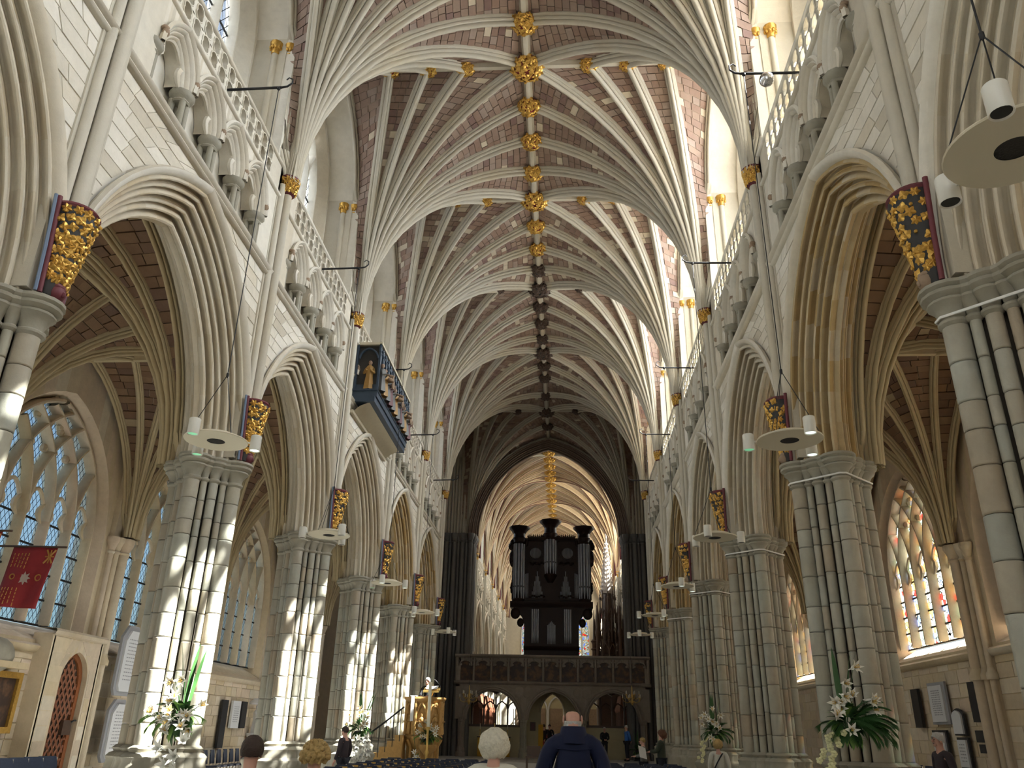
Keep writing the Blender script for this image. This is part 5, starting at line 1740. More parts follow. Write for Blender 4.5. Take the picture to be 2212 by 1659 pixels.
for q in (-1, 1):
    for k in range(9):
        x = q * (.5 + .11 * k)
        MB().blob((x, .05, 12.19 + .03 * (k % 2)), (.05, .035, .075), 7, 5).blob((x, .05, 12.30), (.022, .022, .04), 6, 4).build('cresting', M['oak'], org, 50)
    for c_, r_ in (((q * 2.32, .1, 10.9), (.15, .1, .5)), ((q * 2.38, .1, 11.6), (.16, .1, .22)), ((q * 2.28, .1, 9.2), (.1, .08, .35))):
        m_ = MB().blob(c_, r_, 8, 6)
        for k in range(5): m_.blob((c_[0] + .05 * sin(k * 2.2), c_[1] - r_[1] * .6, c_[2] + r_[2] * (-.7 + .35 * k)), (.08, .05, .09), 6, 4)
        m_.build('side_scroll', M['oak'], org, 50)
for x, n_, z0_, z1_, r_ in ((-.92, 4, 6.15, 8.0, .055), (.92, 4, 6.15, 8.0, .055), (0, 7, 6.1, 7.35, .034)):
    g_ = MB().box(x - n_ * r_ - .07, x + n_ * r_ + .07, -.06, .02, z0_ - .2, z0_)
    g_.box(x - n_ * r_ - .07, x + n_ * r_ + .07, -.06, .02, z1_ + .04, z1_ + .16)
    for q in (-1, 1): g_.box(x + q * (n_ * r_ + .05) - .025, x + q * (n_ * r_ + .05) + .025, -.06, .02, z0_, z1_ + .05)
    fo = g_.build('choir_pipe_frame', M['oak'], org)
    for k in range(n_):
        xx = x + (k - (n_ - 1) / 2) * 2 * r_
        f = abs(k - (n_ - 1) / 2) / n_
        MB().lathe(xx, -.0 - r_ * .4, [(r_ * .35, z0_), (r_ * .95, z0_ + .4), (r_ * .95, z1_ - (.5 * f if n_ > 4 else .0))], 10).build('organ_pipe', M['pipe'], fo, 40)

# ================================================================ BISHOP'S THRONE spire, choir stalls (seen past the organ)
th = empty('bishops_throne', (3.97, 58, .35), label='tall pinnacled carved throne spire rising right of the organ', cat='throne')
m_ = MB()
for dx, dy in ((-.75, -.75), (.75, -.75), (-.75, .75), (.75, .75)):
    m_.tube([(dx, dy, 0), (dx, dy, 7.5)], .13, 8)
    m_.lathe(dx, dy, [(.16, 7.3), (.2, 7.6), (.12, 7.9), (.14, 8.3), (.02, 9.6)], 8)
m_.box(-.8, .8, .6, .75, 0, 6.5)
m_.build('post', M['throne'], th, 50)
for tier, (z0_, z1_, R_, n_) in enumerate(((5.9, 7.6, .92, 12), (7.0, 9.0, .72, 10), (8.3, 10.5, .52, 8))):
    for k in range(n_):
        a = 2 * pi * k / n_
        m_ = MB().tube([(R_ * cos(a), R_ * sin(a), z0_), (R_ * cos(a), R_ * sin(a), z1_ - .6)], .05, 6)
        m_.lathe(R_ * cos(a), R_ * sin(a), [(.07, z1_ - .65), (.085, z1_ - .55), (.05, z1_ - .4), (.008, z1_ + .25)], 6)
        for j in range(3): m_.blob((R_ * cos(a), R_ * sin(a), z1_ - .5 + .2 * j), (.085 - .02 * j, .085 - .02 * j, .035), 6, 4)
        b_ = a + pi / n_
        m_.tube([(R_ * cos(a), R_ * sin(a), z0_ + .5), (R_ * .98 * cos(b_), R_ * .98 * sin(b_), z0_ + .95), (R_ * cos(a + 2 * pi / n_), R_ * sin(a + 2 * pi / n_), z0_ + .5)], .04, 5)
        m_.build('canopy_pinnacle', M['throne'], th, 45)
MB().lathe(0, 0, [(.5, 6.2), (.42, 8.5), (.3, 10.4)], 8).build('canopy_core', M['throne'], th, 45)
m_ = MB()
m_.lathe(0, 0, [(.46, 10.3), (.40, 10.8), (.33, 11.6), (.22, 12.7), (.10, 13.8), (.05, 14.2), (.09, 14.3), (.01, 14.6)], 8)
for k in range(12):
    z = 10.5 + .3 * k; rr = .46 * (1 - (z - 10.3) / 4.2) + .03
    for j in range(8):
        a = 2 * pi * j / 8 + pi / 8
        m_.blob((rr * cos(a), rr * sin(a), z), (.065, .065, .085), 6, 4)
m_.build('spire', M['thronelit'], th, 40, label='crocketed spire with painted-in sunlight')
m_ = MB()
for q, zz in ((-1.0, 8.2), (-.95, 7.6), (1.0, 7.9)):
    m_.lathe(q, -.5, [(.14, 4.5), (.16, 6.8), (.22, 7.0), (.10, 7.2), (.02, zz + .9)], 8)
    for k in range(5): m_.blob((q, -.5, 5 + .5 * k), (.26, .26, .12), 7, 4)
m_.build('pinnacle', M['throne'], th, 45)
for s in (-1, 1):
    for j in range(3 if s < 0 else 1):
        t = empty('choir_stall', (s * 4.35, 52 + 4.2 * j, .35), label='reddish oak choir stalls with canopies, %s block beyond the screen on the %s' % (ORD[j], WORD[s]), cat='choir stall', group='choir stalls beyond the screen')
        m_ = MB().box(-.3 * 1, .35, -2, 2, 0, 1.1).box(.2 * s, .35 * s, -2, 2, 1.1, 2.6)
        m_.build('stall_seat', M['stall'], t)
        for k in range(7):
            y = -1.8 + .6 * k
            c_ = MB().box(-.25, .3, y - .03, y + .03, 1.1, 2.5)
            c_.lathe(-s * .1, y + .3, [(.2, 2.4), (.26, 2.55), (.18, 2.75), (.03, 3.35)], 6) if k < 6 else None
            c_.build('stall_canopy', M['stall'], t, 45)

# ================================================================ PULPIT, stair and paschal candle
pul = empty('pulpit', (-4.02, 30.3, 0), label='golden carved octagonal pulpit with niches and a stair, left of the screen', cat='pulpit')
m_ = MB()
m_.lathe(0, 0, [(.55, 0), (.55, .25), (.42, .35), (.40, .95), (.50, 1.05), (.62, 1.22), (.66, 1.32)], 8, pi / 8, 2 * pi + pi / 8)
m_.build('pulpit_stem', M['pulpit'], pul, 30)
for k in range(8):
    a = 2 * pi * k / 8
    c_ = MB().tube([(.52 * cos(a), .52 * sin(a), .3), (.52 * cos(a), .52 * sin(a), 1.05), (.64 * cos(a), .64 * sin(a), 1.28)], [.07, .055, .06], 7)
    c_.lathe(.52 * cos(a), .52 * sin(a), [(.1, .0), (.1, .3), (.07, .36)], 7)
    c_.build('buttress', M['pulpit'], pul, 50)
m_ = MB()
m_.lathe(0, 0, [(.68, 1.3), (.70, 1.36), (.64, 1.42), (.62, 2.45), (.70, 2.5), (.76, 2.58), (.76, 2.64), (.60, 2.64), (.58, 1.5), (.02, 1.45)], 8, pi / 8, 2 * pi + pi / 8, cap=False)
m_.build('pulpit_drum', M['pulpit'], pul, 30)
for k in range(8):
    a = 2 * pi * k / 8
    ca, sa = cos(a), sin(a)
    n_ = MB()
    for q in (-1, 1):
        t_ = a + q * .33
        n_.tube([(.655 * cos(t_), .655 * sin(t_), 1.42), (.655 * cos(t_), .655 * sin(t_), 2.5)], .05, 7)
        n_.tube([(.62 * cos(a + q * .28), .62 * sin(a + q * .28), 2.1), (.65 * cos(a + q * .14), .65 * sin(a + q * .14), 2.32), (.67 * ca, .67 * sa, 2.44)], .035, 6)
    n_.build('niche_frame', M['pulpit'], pul, 50)
    if k in (4, 5, 6, 7, 0):
        f1, f2 = MB(), MB()
        figure(f1, f2, .62 * ca, .62 * sa, 1.45, .66, (ca, sa))
        ff = f1.build('statuette', M['pulpit'], pul, 60)
        f2.build('face', M['pulpit'], ff, 60)
# stair down to the left, with ramped parapet
st_ = MB()
for k in range(7):
    st_.box(-.60 - .26 * (k + 1), -.60 - .26 * k, -.72, -.06, 0, 1.4 - .19 * k)
st_.build('stair', M['pulpit'], pul)
rl = MB().tube([(-.6, -.72, 2.3), (-1.3, -.72, 1.75), (-2.4, -.72, .95)], .03, 6)
for k in range(8): rl.tube([(-.7 - .24 * k, -.72, 1.2 - .17 * k), (-.7 - .24 * k, -.72, 2.2 - .175 * k)], .014, 5)
rl.build('stair_rail', M['iron'], pul, 50, label='dark iron stair rail')
bs_ = MB().tube([(.3, -.5, 2.66), (.36, -.5, 2.8)], .02, 6)
bs_.prism([(-.28, 0), (.28, 0), (.28, .05), (-.28, .05)], lambda a, b_: (.3 + a, -.72, 2.78 + b_), lambda a, b_: (.3 + a, -.28, 2.92 + b_))
bs_.build('reading_desk', M['brass'], pul, label='brass reading desk')
t = empty('open_book', (-3.72, 29.8, 2.95), label='open white book lying on the pulpit desk', cat='book')
bk = MB()
for q in (-1, 1): bk.hexa([(0, -.16, -.07), (q * .2, -.16, -.05), (q * .2, .16, .05), (0, .16, .03), (0, -.16, -.05), (q * .2, -.16, -.02), (q * .2, .16, .08), (0, .16, .05)])
bk.build('page', M['paper'], t)
t = empty('microphone', (-3.42, 29.72, 2.65), label='thin black microphone stalk on the pulpit rim', cat='microphone')
MB().tube([(0, 0, 0), (.02, -.05, .35), (-.15, -.05, .52)], .01, 6).build('stalk', M['cable'], t)
MB().tube([(-.15, -.05, .52), (-.22, -.05, .56)], .018, 6).build('head', M['grille'], t)
t = empty('white_cloth', (-4.33, 29.56, 2.2), label='white cloth marker draped over the pulpit rim', cat='cloth')
MB().box(-.10, .10, -.02, .28, .45, .475).box(-.06, .05, -.03, -.01, -.35, .46).build('fold', M['paper'], t)
t = empty('paschal_candle', (-3.66, 29.0, 0), label='tall thick white candle on a brass stand before the pulpit', cat='candle')
MB().lathe(0, 0, [(.25, 0), (.25, .05), (.06, .12), (.045, .8), (.08, .9), (.04, 1.0), (.04, 1.55), (.10, 1.65), (.07, 1.68)], 12).build('stand', M['brass'], t, 50)
MB().lathe(0, 0, [(.055, 1.66), (.055, 3.0), (.065, 3.02), (.065, 3.08), (.01, 3.1)], 12).build('candle', M['wax'], t, 50)

# a plain wooden chair in the central alley
t = empty('wooden_chair', (.02, 25.6, 0), label='dark wooden chair alone in the central alley', cat='chair')
MB().box(-.22, .22, -.22, .22, .9, .95).build('seat', M['throne'], t)
for dx in (-.19, .19):
    for dy in (-.19, .19): MB().box(dx - .022, dx + .022, dy - .022, dy + .022, 0, .9).build('leg', M['throne'], t)
MB().box(-.2, .2, .17, .21, .95, 1.22).build('backrest', M['throne'], t)

# ================================================================ AISLE WALL FITTINGS
# door block on the left with its pointed oak door
db = MB()
DY = 18.42
ol = [(DY + a, z) for a, z in arc_pts(.52, .62, 2.42, 8)]
over_arch(db, ol, 17.35, 19.3, 3.35, -10.05, 0)
db.box(-10.5, -10.05, 17.3, 17.4, 0, 3.35); db.box(-10.5, -10.05, 19.25, 19.35, 0, 3.35)
db.sweep([(0.0, 3.30), (.06, 3.33), (.09, 3.40), (.05, 3.45), (-.4, 3.46)], [((-10.05, 17.25, 0), (1, 0, 0), (0, 0, 1)), ((-10.05, 19.4, 0), (1, 0, 0), (0, 0, 1))])
vs = [(-10.05, *p) for p in [(DY - .52, 0)] + ol + [(DY + .52, 0)]] + [(-10.32, *p) for p in [(DY - .52, 0)] + ol + [(DY + .52, 0)]]
k_ = len(vs) // 2
db.add(vs, [(i, i + 1, k_ + i + 1, k_ + i) for i in range(k_ - 1)])
db.build('door_surround', M['aislewall'], wall_north, label='stone block round the oak door')
def door_span(z):
    if z < 2.42: h_ = .58
    else:
        R_ = (.52 ** 2 + .62 ** 2) / (2 * .52) + .06; k = z - 2.42
        h_ = sqrt(R_ * R_ - k * k) - (R_ - .58) if k < R_ else 0
        if k > .70 or h_ < .02: return [(17.42, DY - .01), (DY + .01, 19.23)]
    return [(17.42, DY - h_), (DY + h_, 19.23)]
for p_ in ashlar(10.06, -1, .02, 3.28, door_span, ch=.3, lmin=.3, lmax=.6, thick=.018, gap=.005, seed=5):
    link('stone', stone_mesh(p_, M['aislewall']), wall_north)
door = empty('door_1', (-10.25, DY, 0), kind='structure', label='pointed orange oak door with lattice panel in the left aisle')
od = [(-.50, 0)] + [(a * .96, z) for a, z in arc_pts(.52, .62, 2.42, 8)] + [(.50, 0)]
MB().prism(od, lambda a, b_: (0, a, b_), lambda a, b_: (.04, a, b_)).build('door_board', M['doordark'], door)
idr = [(a * .76, .12 + z * .925) for a, z in od]
MB().ring(od, idr, lambda a, b_: (.04, a, b_), lambda a, b_: (.09, a, b_)).build('door_frame', M['doorwood'], door)
def in_door(a, z):
    if z < .15: return False
    zz = (z - .12) / .925
    w_ = .385 if zz < 2.42 else max(0, .385 * (1 - ((zz - 2.42) / .62) ** 1.7))
    return abs(a) < w_
for d in (-1, 1):
    for k in range(-8, 16):
        pts = [(d * (-.5 + .02 * j), k * .26 + .02 * j * 1.55) for j in range(52)]
        pts = [p for p in pts if in_door(*p)]
        if len(pts) > 3:
            MB().tube([(.06, *pts[0]), (.06, *pts[-1])], .025, 4).build('lattice_bar', M['doorwood'], door)
lk = MB().box(.08, .16, .05, .38, 1.32, 1.62)
lk.build('lock_box', M['doordark'], door)
MB().tube([(.17, .33, 1.58), (.2, .36, 1.62), (.2, .44, 1.62)], .02, 6).build('handle', M['iron'], door)

def tablet(name, s, y0, y1, z0, z1, label, mat='slate', frame=None, cat='memorial', top=None, lines=0, x=10.33, thick=.06):
    t = empty(name, (s * x, (y0 + y1) / 2, z0), label=label, cat=cat, group='memorial tablets on the aisle walls' if cat == 'memorial' else None)
    w, h = (y1 - y0) / 2, z1 - z0
    shape = [(-w, 0), (w, 0), (w, h), (-w, h)]
    if top == 'gable': shape = [(-w, 0), (w, 0), (w, h * .80), (w * .6, h * .93), (0, h), (-w * .6, h * .93), (-w, h * .80)]
    if top == 'shaped': shape = [(-w * .75, 0), (w * .75, 0), (w, h * .1), (w, h * .82), (w * .45, h), (-w * .45, h), (-w, h * .82), (-w, h * .1)]
    def fx(d): return lambda a, b_: (-s * d, a, b_)
    if frame:
        MB().prism([(a * 1.0, b_) for a, b_ in shape], fx(-.02), fx(thick * .6)).build('backing', M[frame], t)
        shape = [(a * .78, h * .06 + b_ * .86) for a, b_ in shape]
        thick = thick * 1.3
    MB().prism(shape, fx(-.02), fx(thick)).build('slab', M[mat], t)
    if lines:
        ln = MB(); r = random.Random(int(y0 * 10))
        k = .62 * w * (1 if not frame else .78)
        for i in range(lines):
            z = h * (.2 + .62 * (i + .5) / lines)
            y = -k
            while y < k - .02:                           # incised text too fine to read at this distance: worn strokes
                e = y + r.uniform(.03, .09)
                ln.box(-s * thick, -s * (thick + .003), y, min(e, k), z - .012, z + .012); y = e + .03
        ln.build('inscription', M['inscr'], t, kind='stuff')
    return t
tb = tablet('memorial_tablet', 1, 21.67, 22.68, 1.97, 2.95, 'large white marble memorial tablet with patterned border, right aisle', 'marblewhite', 'inscr', lines=12)
tablet('memorial_tablet', 1, 19.98, 20.42, 2.0, 2.86, 'tall narrow black slab high on the right aisle wall', 'slate')
mon = tablet('memorial_tablet', 1, 20.95, 21.55, 1.72, 2.32, 'pointed white monument top in a black surround, right aisle', 'marblewhite', 'slate', top='gable')
tablet('memorial_tablet', 1, 20.93, 21.5, 1.0, 1.68, 'white lower panel under the pointed monument, right aisle', 'marblewhite', 'slate', lines=6)
tablet('memorial_tablet', 1, 22.02, 22.85, 1.2, 1.84, 'white tablet in a heavy black frame, low on the right aisle wall', 'marblewhite', 'slate', lines=7)
tablet('memorial_tablet', 1, 19.95, 20.46, 1.58, 1.83, 'small black plaque below the tall slab, right aisle', 'slate')
tablet('memorial_tablet', 1, 20.02, 20.38, 1.36, 1.54, 'smallest black plaque, lowest on the right aisle wall', 'slate')
tablet('memorial_tablet', 1, 23.3, 23.75, 1.9, 2.85, 'black slab half hidden behind the right palm pier', 'slate')
tablet('memorial_tablet', -1, 19.98, 20.92, 2.2, 3.85, 'upper white marble memorial with cresting, left aisle beside the oak door', 'marblewhite', 'inscr', top='shaped', lines=12, x=10.0, thick=.08)
tablet('memorial_tablet', -1, 20.02, 20.95, .72, 2.12, 'lower white marble memorial with lettering, left aisle beside the oak door', 'marblewhite', 'inscr', top='shaped', lines=12, x=10.0, thick=.08)
tablet('memorial_tablet', -1, 27.62, 28.08, .9, 2.36, 'tall black slab on the far left aisle wall between sunlit piers', 'slate')
tablet('memorial_tablet', -1, 28.5, 29.2, 1.5, 2.36, 'pale tablet between two dark ones on the far left aisle wall', 'marblewhite', lines=8)
tablet('memorial_tablet', -1, 29.35, 29.82, 1.5, 2.36, 'shorter black slab right of the pale tablet, far left aisle', 'slate')
t = empty('wall_monument', (-10.3, 30.5, 1.1), label='weathered white carved wall monument by the far left pier', cat='monument')
f1, f2 = MB(), MB(); figure(f1, f2, .15, 0, .25, .95, (1, 0))
ff = f1.build('figure', M['marblewhite'], t, 60); f2.build('face', M['marblewhite'], ff, 60)
MB().lathe(.1, 0, [(.05, -.15), (.2, .1), (.25, .25)], 10).lathe(.1, 0, [(.25, 1.2), (.28, 1.25), (.1, 1.4)], 10).build('bracket', M['marblewhite'], t, 50)
t = empty('gilt_frame', (-10.33, 16.42, 1.35), label='gilt picture frame at the left photo edge', cat='frame')
MB().ring([(-.5, 0), (.5, 0), (.5, 1.15), (-.5, 1.15)], [(-.38, .12), (.38, .12), (.38, 1.03), (-.38, 1.03)], lambda a, b_: (0, a, b_), lambda a, b_: (.09, a, b_)).build('moulding', M['gold'], t)
MB().box(0, .03, -.4, .4, .1, 1.05).build('picture', M['painting'], t)
# tomb recess ledge under the left window
t = empty('tomb_chest', (-10.2, 15.9, 2.55), label='pale rounded tomb monument in the wall recess under the left window', cat='tomb')
MB().box(-.15, .2, -1.3, .75, 0, .12).build('slab', M['aislewall'], t)
MB().blob((0, -.1, .22), (.2, .55, .34), 14, 8).build('effigy', M['purbeckcap'], t, 60)

# banners on poles from the left aisle wall
def banner(x0, x1, y, z, h, label, sag=.1, k=1):
    t = empty('regimental_banner', (x1, y, z), label=label, cat='banner', group='red regimental banners in the left aisle')
    MB().tube([(x0 - .6 - x1, 0, .02), (.18, 0, 0)], .022, 8).build('pole', M['throne'], t)
    n, m = 14, 12
    w = x1 - x0
    P = []
    for i in range(n + 1):
        row = []
        for j in range(m + 1):
            u, v = j / m, i / n
            row.append((-w * (1 - u) - .14 * v * (1 if k else 1), .035 * sin(u * 9 + v * 3) * (.3 + v), -v * h * (1 + .04 * u) - .01))
        P.append(row)
    cl = MB().grid(P).mesh('cloth', M['bannerred'], 60)
    c = link('cloth', cl, t)
    mo = c.modifiers.new('solid', 'SOLIDIFY'); mo.thickness = .008
    def at(u, v, d=-.012):
        return Vector((-w * (1 - u) - .14 * v, .035 * sin(u * 9 + v * 3) * (.3 + v) + d, -v * h * (1 + .04 * u) - .01))
    em = MB()
    for r_, n_ in ((.13, 8),):
        c0 = at(.5, .52)
        pts = []
        for q in range(16):
            a = 2 * pi * q / 16
            rr = r_ if q % 2 == 0 else r_ * .55
            pts.append((c0.x + rr * cos(a), c0.z + rr * sin(a)))
        em.prism(pts, lambda a, b_: (a, c0.y, b_), lambda a, b_: (a, c0.y - .012, b_))
    em.build('star_emblem', M['silver'], t, label='silver star emblem')
    wr = MB()
    for uu, r_ in ((.22, .05), (.78, .06)):
        c0 = at(uu, .5)
        wr.tube([(c0.x + r_ * cos(2 * pi * q / 12), c0.y, c0.z + r_ * sin(2 * pi * q / 12)) for q in range(13)], .014, 5)
    wr.build('wreath', M['goldthread'], t, 50, label='gold embroidered wreath')
    sc_ = MB(); r = random.Random(3)
    for side in ((.08, .42, .1, .32), (.08, .42, .68, .92)):
        for a in range(5):
            u = side[0] + (side[1] - side[0]) * a / 4
            v = side[2]
            while v < side[3]:
                e = v + r.uniform(.03, .06)
                p, q = at(u, v), at(u, e)
                sc_.tube([p, q], .010, 4); v = e + .02
    sc_.build('embroidered_scroll', M['goldthread'], t, kind='stuff')
    un = MB()
    for (a, b_, c_, d_), r_ in (((.78, .04, .98, .26), .02), ((.98, .04, .78, .26), .02), ((.88, .04, .88, .26), .014), ((.78, .15, .98, .15), .014)):
        un.tube([at(a, b_), at(c_, d_)], r_, 4)
    un.build('union_canton', M['goldthread'], t)
    return t
banner(-10.18, -9.25, 15.5, 4.82, 1.16, 'red silk banner with silver star hanging in the left aisle')
banner(-10.35, -9.55, 14.2, 4.85, 1.1, 'red banner partly cut off by the left photo edge')

# ================================================================ CHAIRS
def chair_meshes():
    d = {}
    P = []
    for k in range(8):                                   # curved backrest with rounded shoulders
        z = .50 + .36 * k / 7
        hw = .215 if k < 5 else .215 * (1 - .10 * (k - 4) ** 1.6 / 3)
        P.append([(-hw + 2 * hw * j / 8, -.20 - .035 * (1 - (2 * j / 8 - 1) ** 2) - .05 * k / 7, z) for j in range(9)])
    Q = [[(x, y + .035, z) for x, y, z in row] for row in P]
    m = MB().grid(P).grid(Q)
    for A, B in ((P[-1], Q[-1]), (P[0], Q[0])):
        m.grid([A, B])
    m.grid([[r[0] for r in P], [r[0] for r in Q]]); m.grid([[r[-1] for r in P], [r[-1] for r in Q]])
    d['back'] = m.mesh('backrest', M['navychair'], 40)
    d['seat'] = MB().hexa([(-.21, -.2, .41), (.21, -.2, .41), (.22, .22, .43), (-.22, .22, .43), (-.215, -.2, .46), (.215, -.2, .46), (.225, .22, .475), (-.225, .22, .475)]).mesh('seat', M['navychair'])
    d['legr'] = MB().tube([(0, 0, .84), (0, .03, .44), (0, -.05, 0)], .013, 6).mesh('leg', M['chrome'])
    d['legf'] = MB().tube([(0, 0, .44), (0, .04, 0)], .013, 6).mesh('leg', M['chrome'])
    d['book'] = MB().box(-.085, .085, -.03, .0, 0, .05).box(-.085, .085, -.035, -.028, -.04, .05).mesh('hymn_book_rack', M['tan'])
    return d
CH = chair_meshes()
def make_chair(label, group, rack=True):
    t = empty('stacking_chair', label=label, cat='chair', group=group)
    link('backrest', CH['back'], t); link('seat', CH['seat'], t)
    for q in (-1, 1):
        link('leg', CH['legr'], t, (q * .2, -.23, 0)); link('leg', CH['legf'], t, (q * .2, .19, 0))
    if rack: tag(link('hymn_book_rack', CH['book'], t, (0, -.26, .78)), label='tan book rack on the chair back')
    return t
first = make_chair('navy chair in the nave rows with a tan book rack', 'rows of navy chairs in the nave')
first_used = False
for j in range(11):
    y = 15.4 + .92 * j
    for s in (-1, 1):
        for i in range(6):
            o = first if not first_used else copy_tree(first)
            first_used = True
            o.location = (s * (1.12 + .54 * i), y, 0)
            o.rotation_euler = (0, 0, RND.uniform(-.04, .04))
            o['label'] = 'navy chair in the %s nave block, %s row from the front, %s from the alley' % (WORD[s], ORD[10 - j], ORD[i])
for i in range(5):
    o = make_chair('rounded navy chair at the lower left corner, %s from the near end' % ORD[i], 'navy chairs along the left aisle', False)
    o.location = (-9.3, 15.2 + .47 * i, 0); o.rotation_euler = (0, 0, -pi / 2 - .5); o.scale = (1, 1, 1.1)
for i in range(7):
    o = make_chair('navy chair by the black slabs of the left aisle wall, %s from the near end' % ORD[i], 'navy chairs in the left aisle row', False)
    o.location = (-9.45, 25.4 + .5 * i, 0); o.rotation_euler = (0, 0, -pi / 2 + .15); o.scale = (1, 1, 1.05)
for i in range(6):
    o = make_chair('dark chair along the right aisle wall, %s from the near end' % ORD[i], 'dark chairs along the right aisle', False)
    o.location = (9.5, 19.6 + .75 * i, 0); o.rotation_euler = (0, 0, pi / 2 + .2); o.scale = (1, 1, 1.2)
# ================================================================ PEOPLE
def skin_mesh(verts, edges, radii, root=0, sub=1):
    me = bpy.data.meshes.new('tmp')
    me.from_pydata([tuple(v) for v in verts], edges, [])
    o = bpy.data.objects.new('tmp', me)
    COL.objects.link(o)
    o.modifiers.new('skin', 'SKIN').use_smooth_shade = True
    sv = me.skin_vertices[0].data
    for i, r in enumerate(radii):
        sv[i].radius = r if isinstance(r, tuple) else (r, r)
        sv[i].use_root = i == root
    ss = o.modifiers.new('sub', 'SUBSURF'); ss.levels = ss.render_levels = sub
    dg = bpy.context.evaluated_depsgraph_get()
    dg.update()
    ev = o.evaluated_get(dg).to_mesh()
    out = ([tuple(v.co) for v in ev.vertices], [tuple(p.vertices) for p in ev.polygons])
    o.evaluated_get(dg).to_mesh_clear()
    bpy.data.objects.remove(o); bpy.data.meshes.remove(me)
    return out

def person(label, loc, rz, H=1.7, top='black', bottom='trouser', hair='hairdark', hair_kind='short', arms=None, nod=0.0, skirt=False, collar=None, coat_len=.0, group=None, build=1.0, robe=False, turn=0.0, extra=None):
    """standing figure, facing local +Y. arms: dict side -> (elbow, wrist) offsets at full scale"""
    k = H / 1.75
    t = empty('person', loc, rz, label=label, cat='person', group=group)
    V = lambda x, y, z: Vector((x * k, y * k, z * k))
    arms = arms or {}
    J = {'pelvis': V(0, 0, .96), 'spine': V(0, .0, 1.14), 'chest': V(0, -.01, 1.32), 'neck': V(0, -.01, 1.475), 'jaw': V(0, .01 + nod * .04, 1.555 - abs(nod) * .01), 'head': V(0, .015 + nod * .09, 1.645 - abs(nod) * .025)}
    hy, hz = J['head'].y, J['head'].z
    sides = {}
    for q in (-1, 1):
        el, wr = arms.get(q, ((.265 * q, -.03, 1.14), (.275 * q, .07, .90)))
        d = (Vector(wr) - Vector(el)).normalized()
        hd = Vector(wr) + d * .085
        sides[q] = dict(sh=V(.175 * q, -.015, 1.425), el=V(*el), wr=V(*wr), hand=V(*hd), hip=V(.095 * q, 0, .90), kn=V(.10 * q, .015, .50), an=V(.10 * q, -.02, .09), toe=V(.115 * q, .13, .04))
    # body: one continuous skin figure with neck, head, hands and fingers
    vs = [J[n_] for n_ in ('pelvis', 'spine', 'chest', 'neck', 'jaw', 'head')] + [V(0, hy / k - .005, hz / k + .055)]
    es = [(0, 1), (1, 2), (2, 3), (3, 4), (4, 5), (5, 6)]
    rs = [(.12, .09), (.11, .085), (.13, .09), (.052, .055), (.058, .07), (.076, .092), (.062, .075)]
    rs = [(a * k, b * k) for a, b in rs]
    for q in (-1, 1):
        s_ = sides[q]; b = len(vs)
        vs += [s_['sh'], s_['el'], s_['wr'], s_['hand'], s_['hip'], s_['kn'], s_['an'], s_['toe']]
        es += [(2, b), (b, b + 1), (b + 1, b + 2), (b + 2, b + 3), (0, b + 4), (b + 4, b + 5), (b + 5, b + 6), (b + 6, b + 7)]
        rs += [(.05 * k, .05 * k), (.038 * k, .038 * k), (.026 * k, .03 * k), (.036 * k, .018 * k), (.075 * k, .075 * k), (.05 * k, .05 * k), (.036 * k, .04 * k), (.035 * k, .03 * k)]
    bv, bf = skin_mesh(vs, es, rs)
    mb = MB().add(bv, bf)
    for q in (-1, 1):
        s_ = sides[q]
        d = (s_['hand'] - s_['wr']).normalized()
        sd = d.cross(Vector((0, 0, 1)) if abs(d.z) < .9 else Vector((0, 1, 0))).normalized()
        cu_ = sd.cross(d)
        for i, ln in enumerate((.062, .075, .078, .068)):
            o_ = s_['hand'] + sd * (i - 1.5) * .017 * k
            mb.tube([o_ - d * .03 * k, o_ + d * ln * .5 * k, o_ + d * ln * k - cu_ * .012 * k], [.0095 * k, .0085 * k, .006 * k], 6)
        o_ = s_['wr'] + d * .03 * k + sd * .028 * k
        mb.tube([o_, o_ + (d * .035 + sd * .028) * k, o_ + (d * .065 + sd * .03) * k], [.012 * k, .010 * k, .007 * k], 6)
    c = Vector((0, hy, hz))
    ft = MB()
    mb.blob(c + V(0, .092, -.025), (.016 * k, .026 * k, .03 * k), 7, 5)            # nose
    for q in (-1, 1): mb.blob(c + V(.078 * q, -.005, -.02), (.012 * k, .03 * k, .04 * k), 7, 5)   # ears
    mb.blob(c + V(0, .062, -.085), (.04 * k, .03 * k, .03 * k), 8, 5)             # chin
    body = mb.build('body', M['skin'], t, 60)
    for q in (-1, 1): ft.blob(c + V(.032 * q, .083, .0), (.013 * k, .008 * k, .007 * k), 6, 4)
    ft.build('eye', M['black'], body, 60)
    MB().blob(c + V(0, .087, -.062), (.026 * k, .008 * k, .007 * k), 7, 4).build('mouth', M['robered'], body, 60)
    # upper garment
    w = build
    vs = [V(0, 0, .90 - coat_len), V(0, 0, 1.06), V(0, -.005, 1.22), V(0, -.012, 1.36), V(0, -.01, 1.455 + (.05 if collar else 0))]
    es = [(0, 1), (1, 2), (2, 3), (3, 4)]
    rs = [(.17 * w, .13 * w), (.165 * w, .125 * w), (.168 * w, .12 * w), (.165 * w, .105 * w), (.085 * w, .075 * w)]
    for q in (-1, 1):
        s_ = sides[q]; b = len(vs)
        vs += [V(.095 * q, -.012, 1.43), s_['sh'] + V(.015 * q * w, 0, -.015), s_['el'], s_['wr']]
        es += [(3, b), (b, b + 1), (b + 1, b + 2), (b + 2, b + 3)]
        rs += [(.09 * w, .088 * w), (.078 * w, .076 * w), (.062 * w, .062 * w), (.045 * w, .045 * w)]
    gv, gf = skin_mesh(vs, es, [(a * k, b * k) for a, b in rs])
    up_ = MB().add(gv, gf)
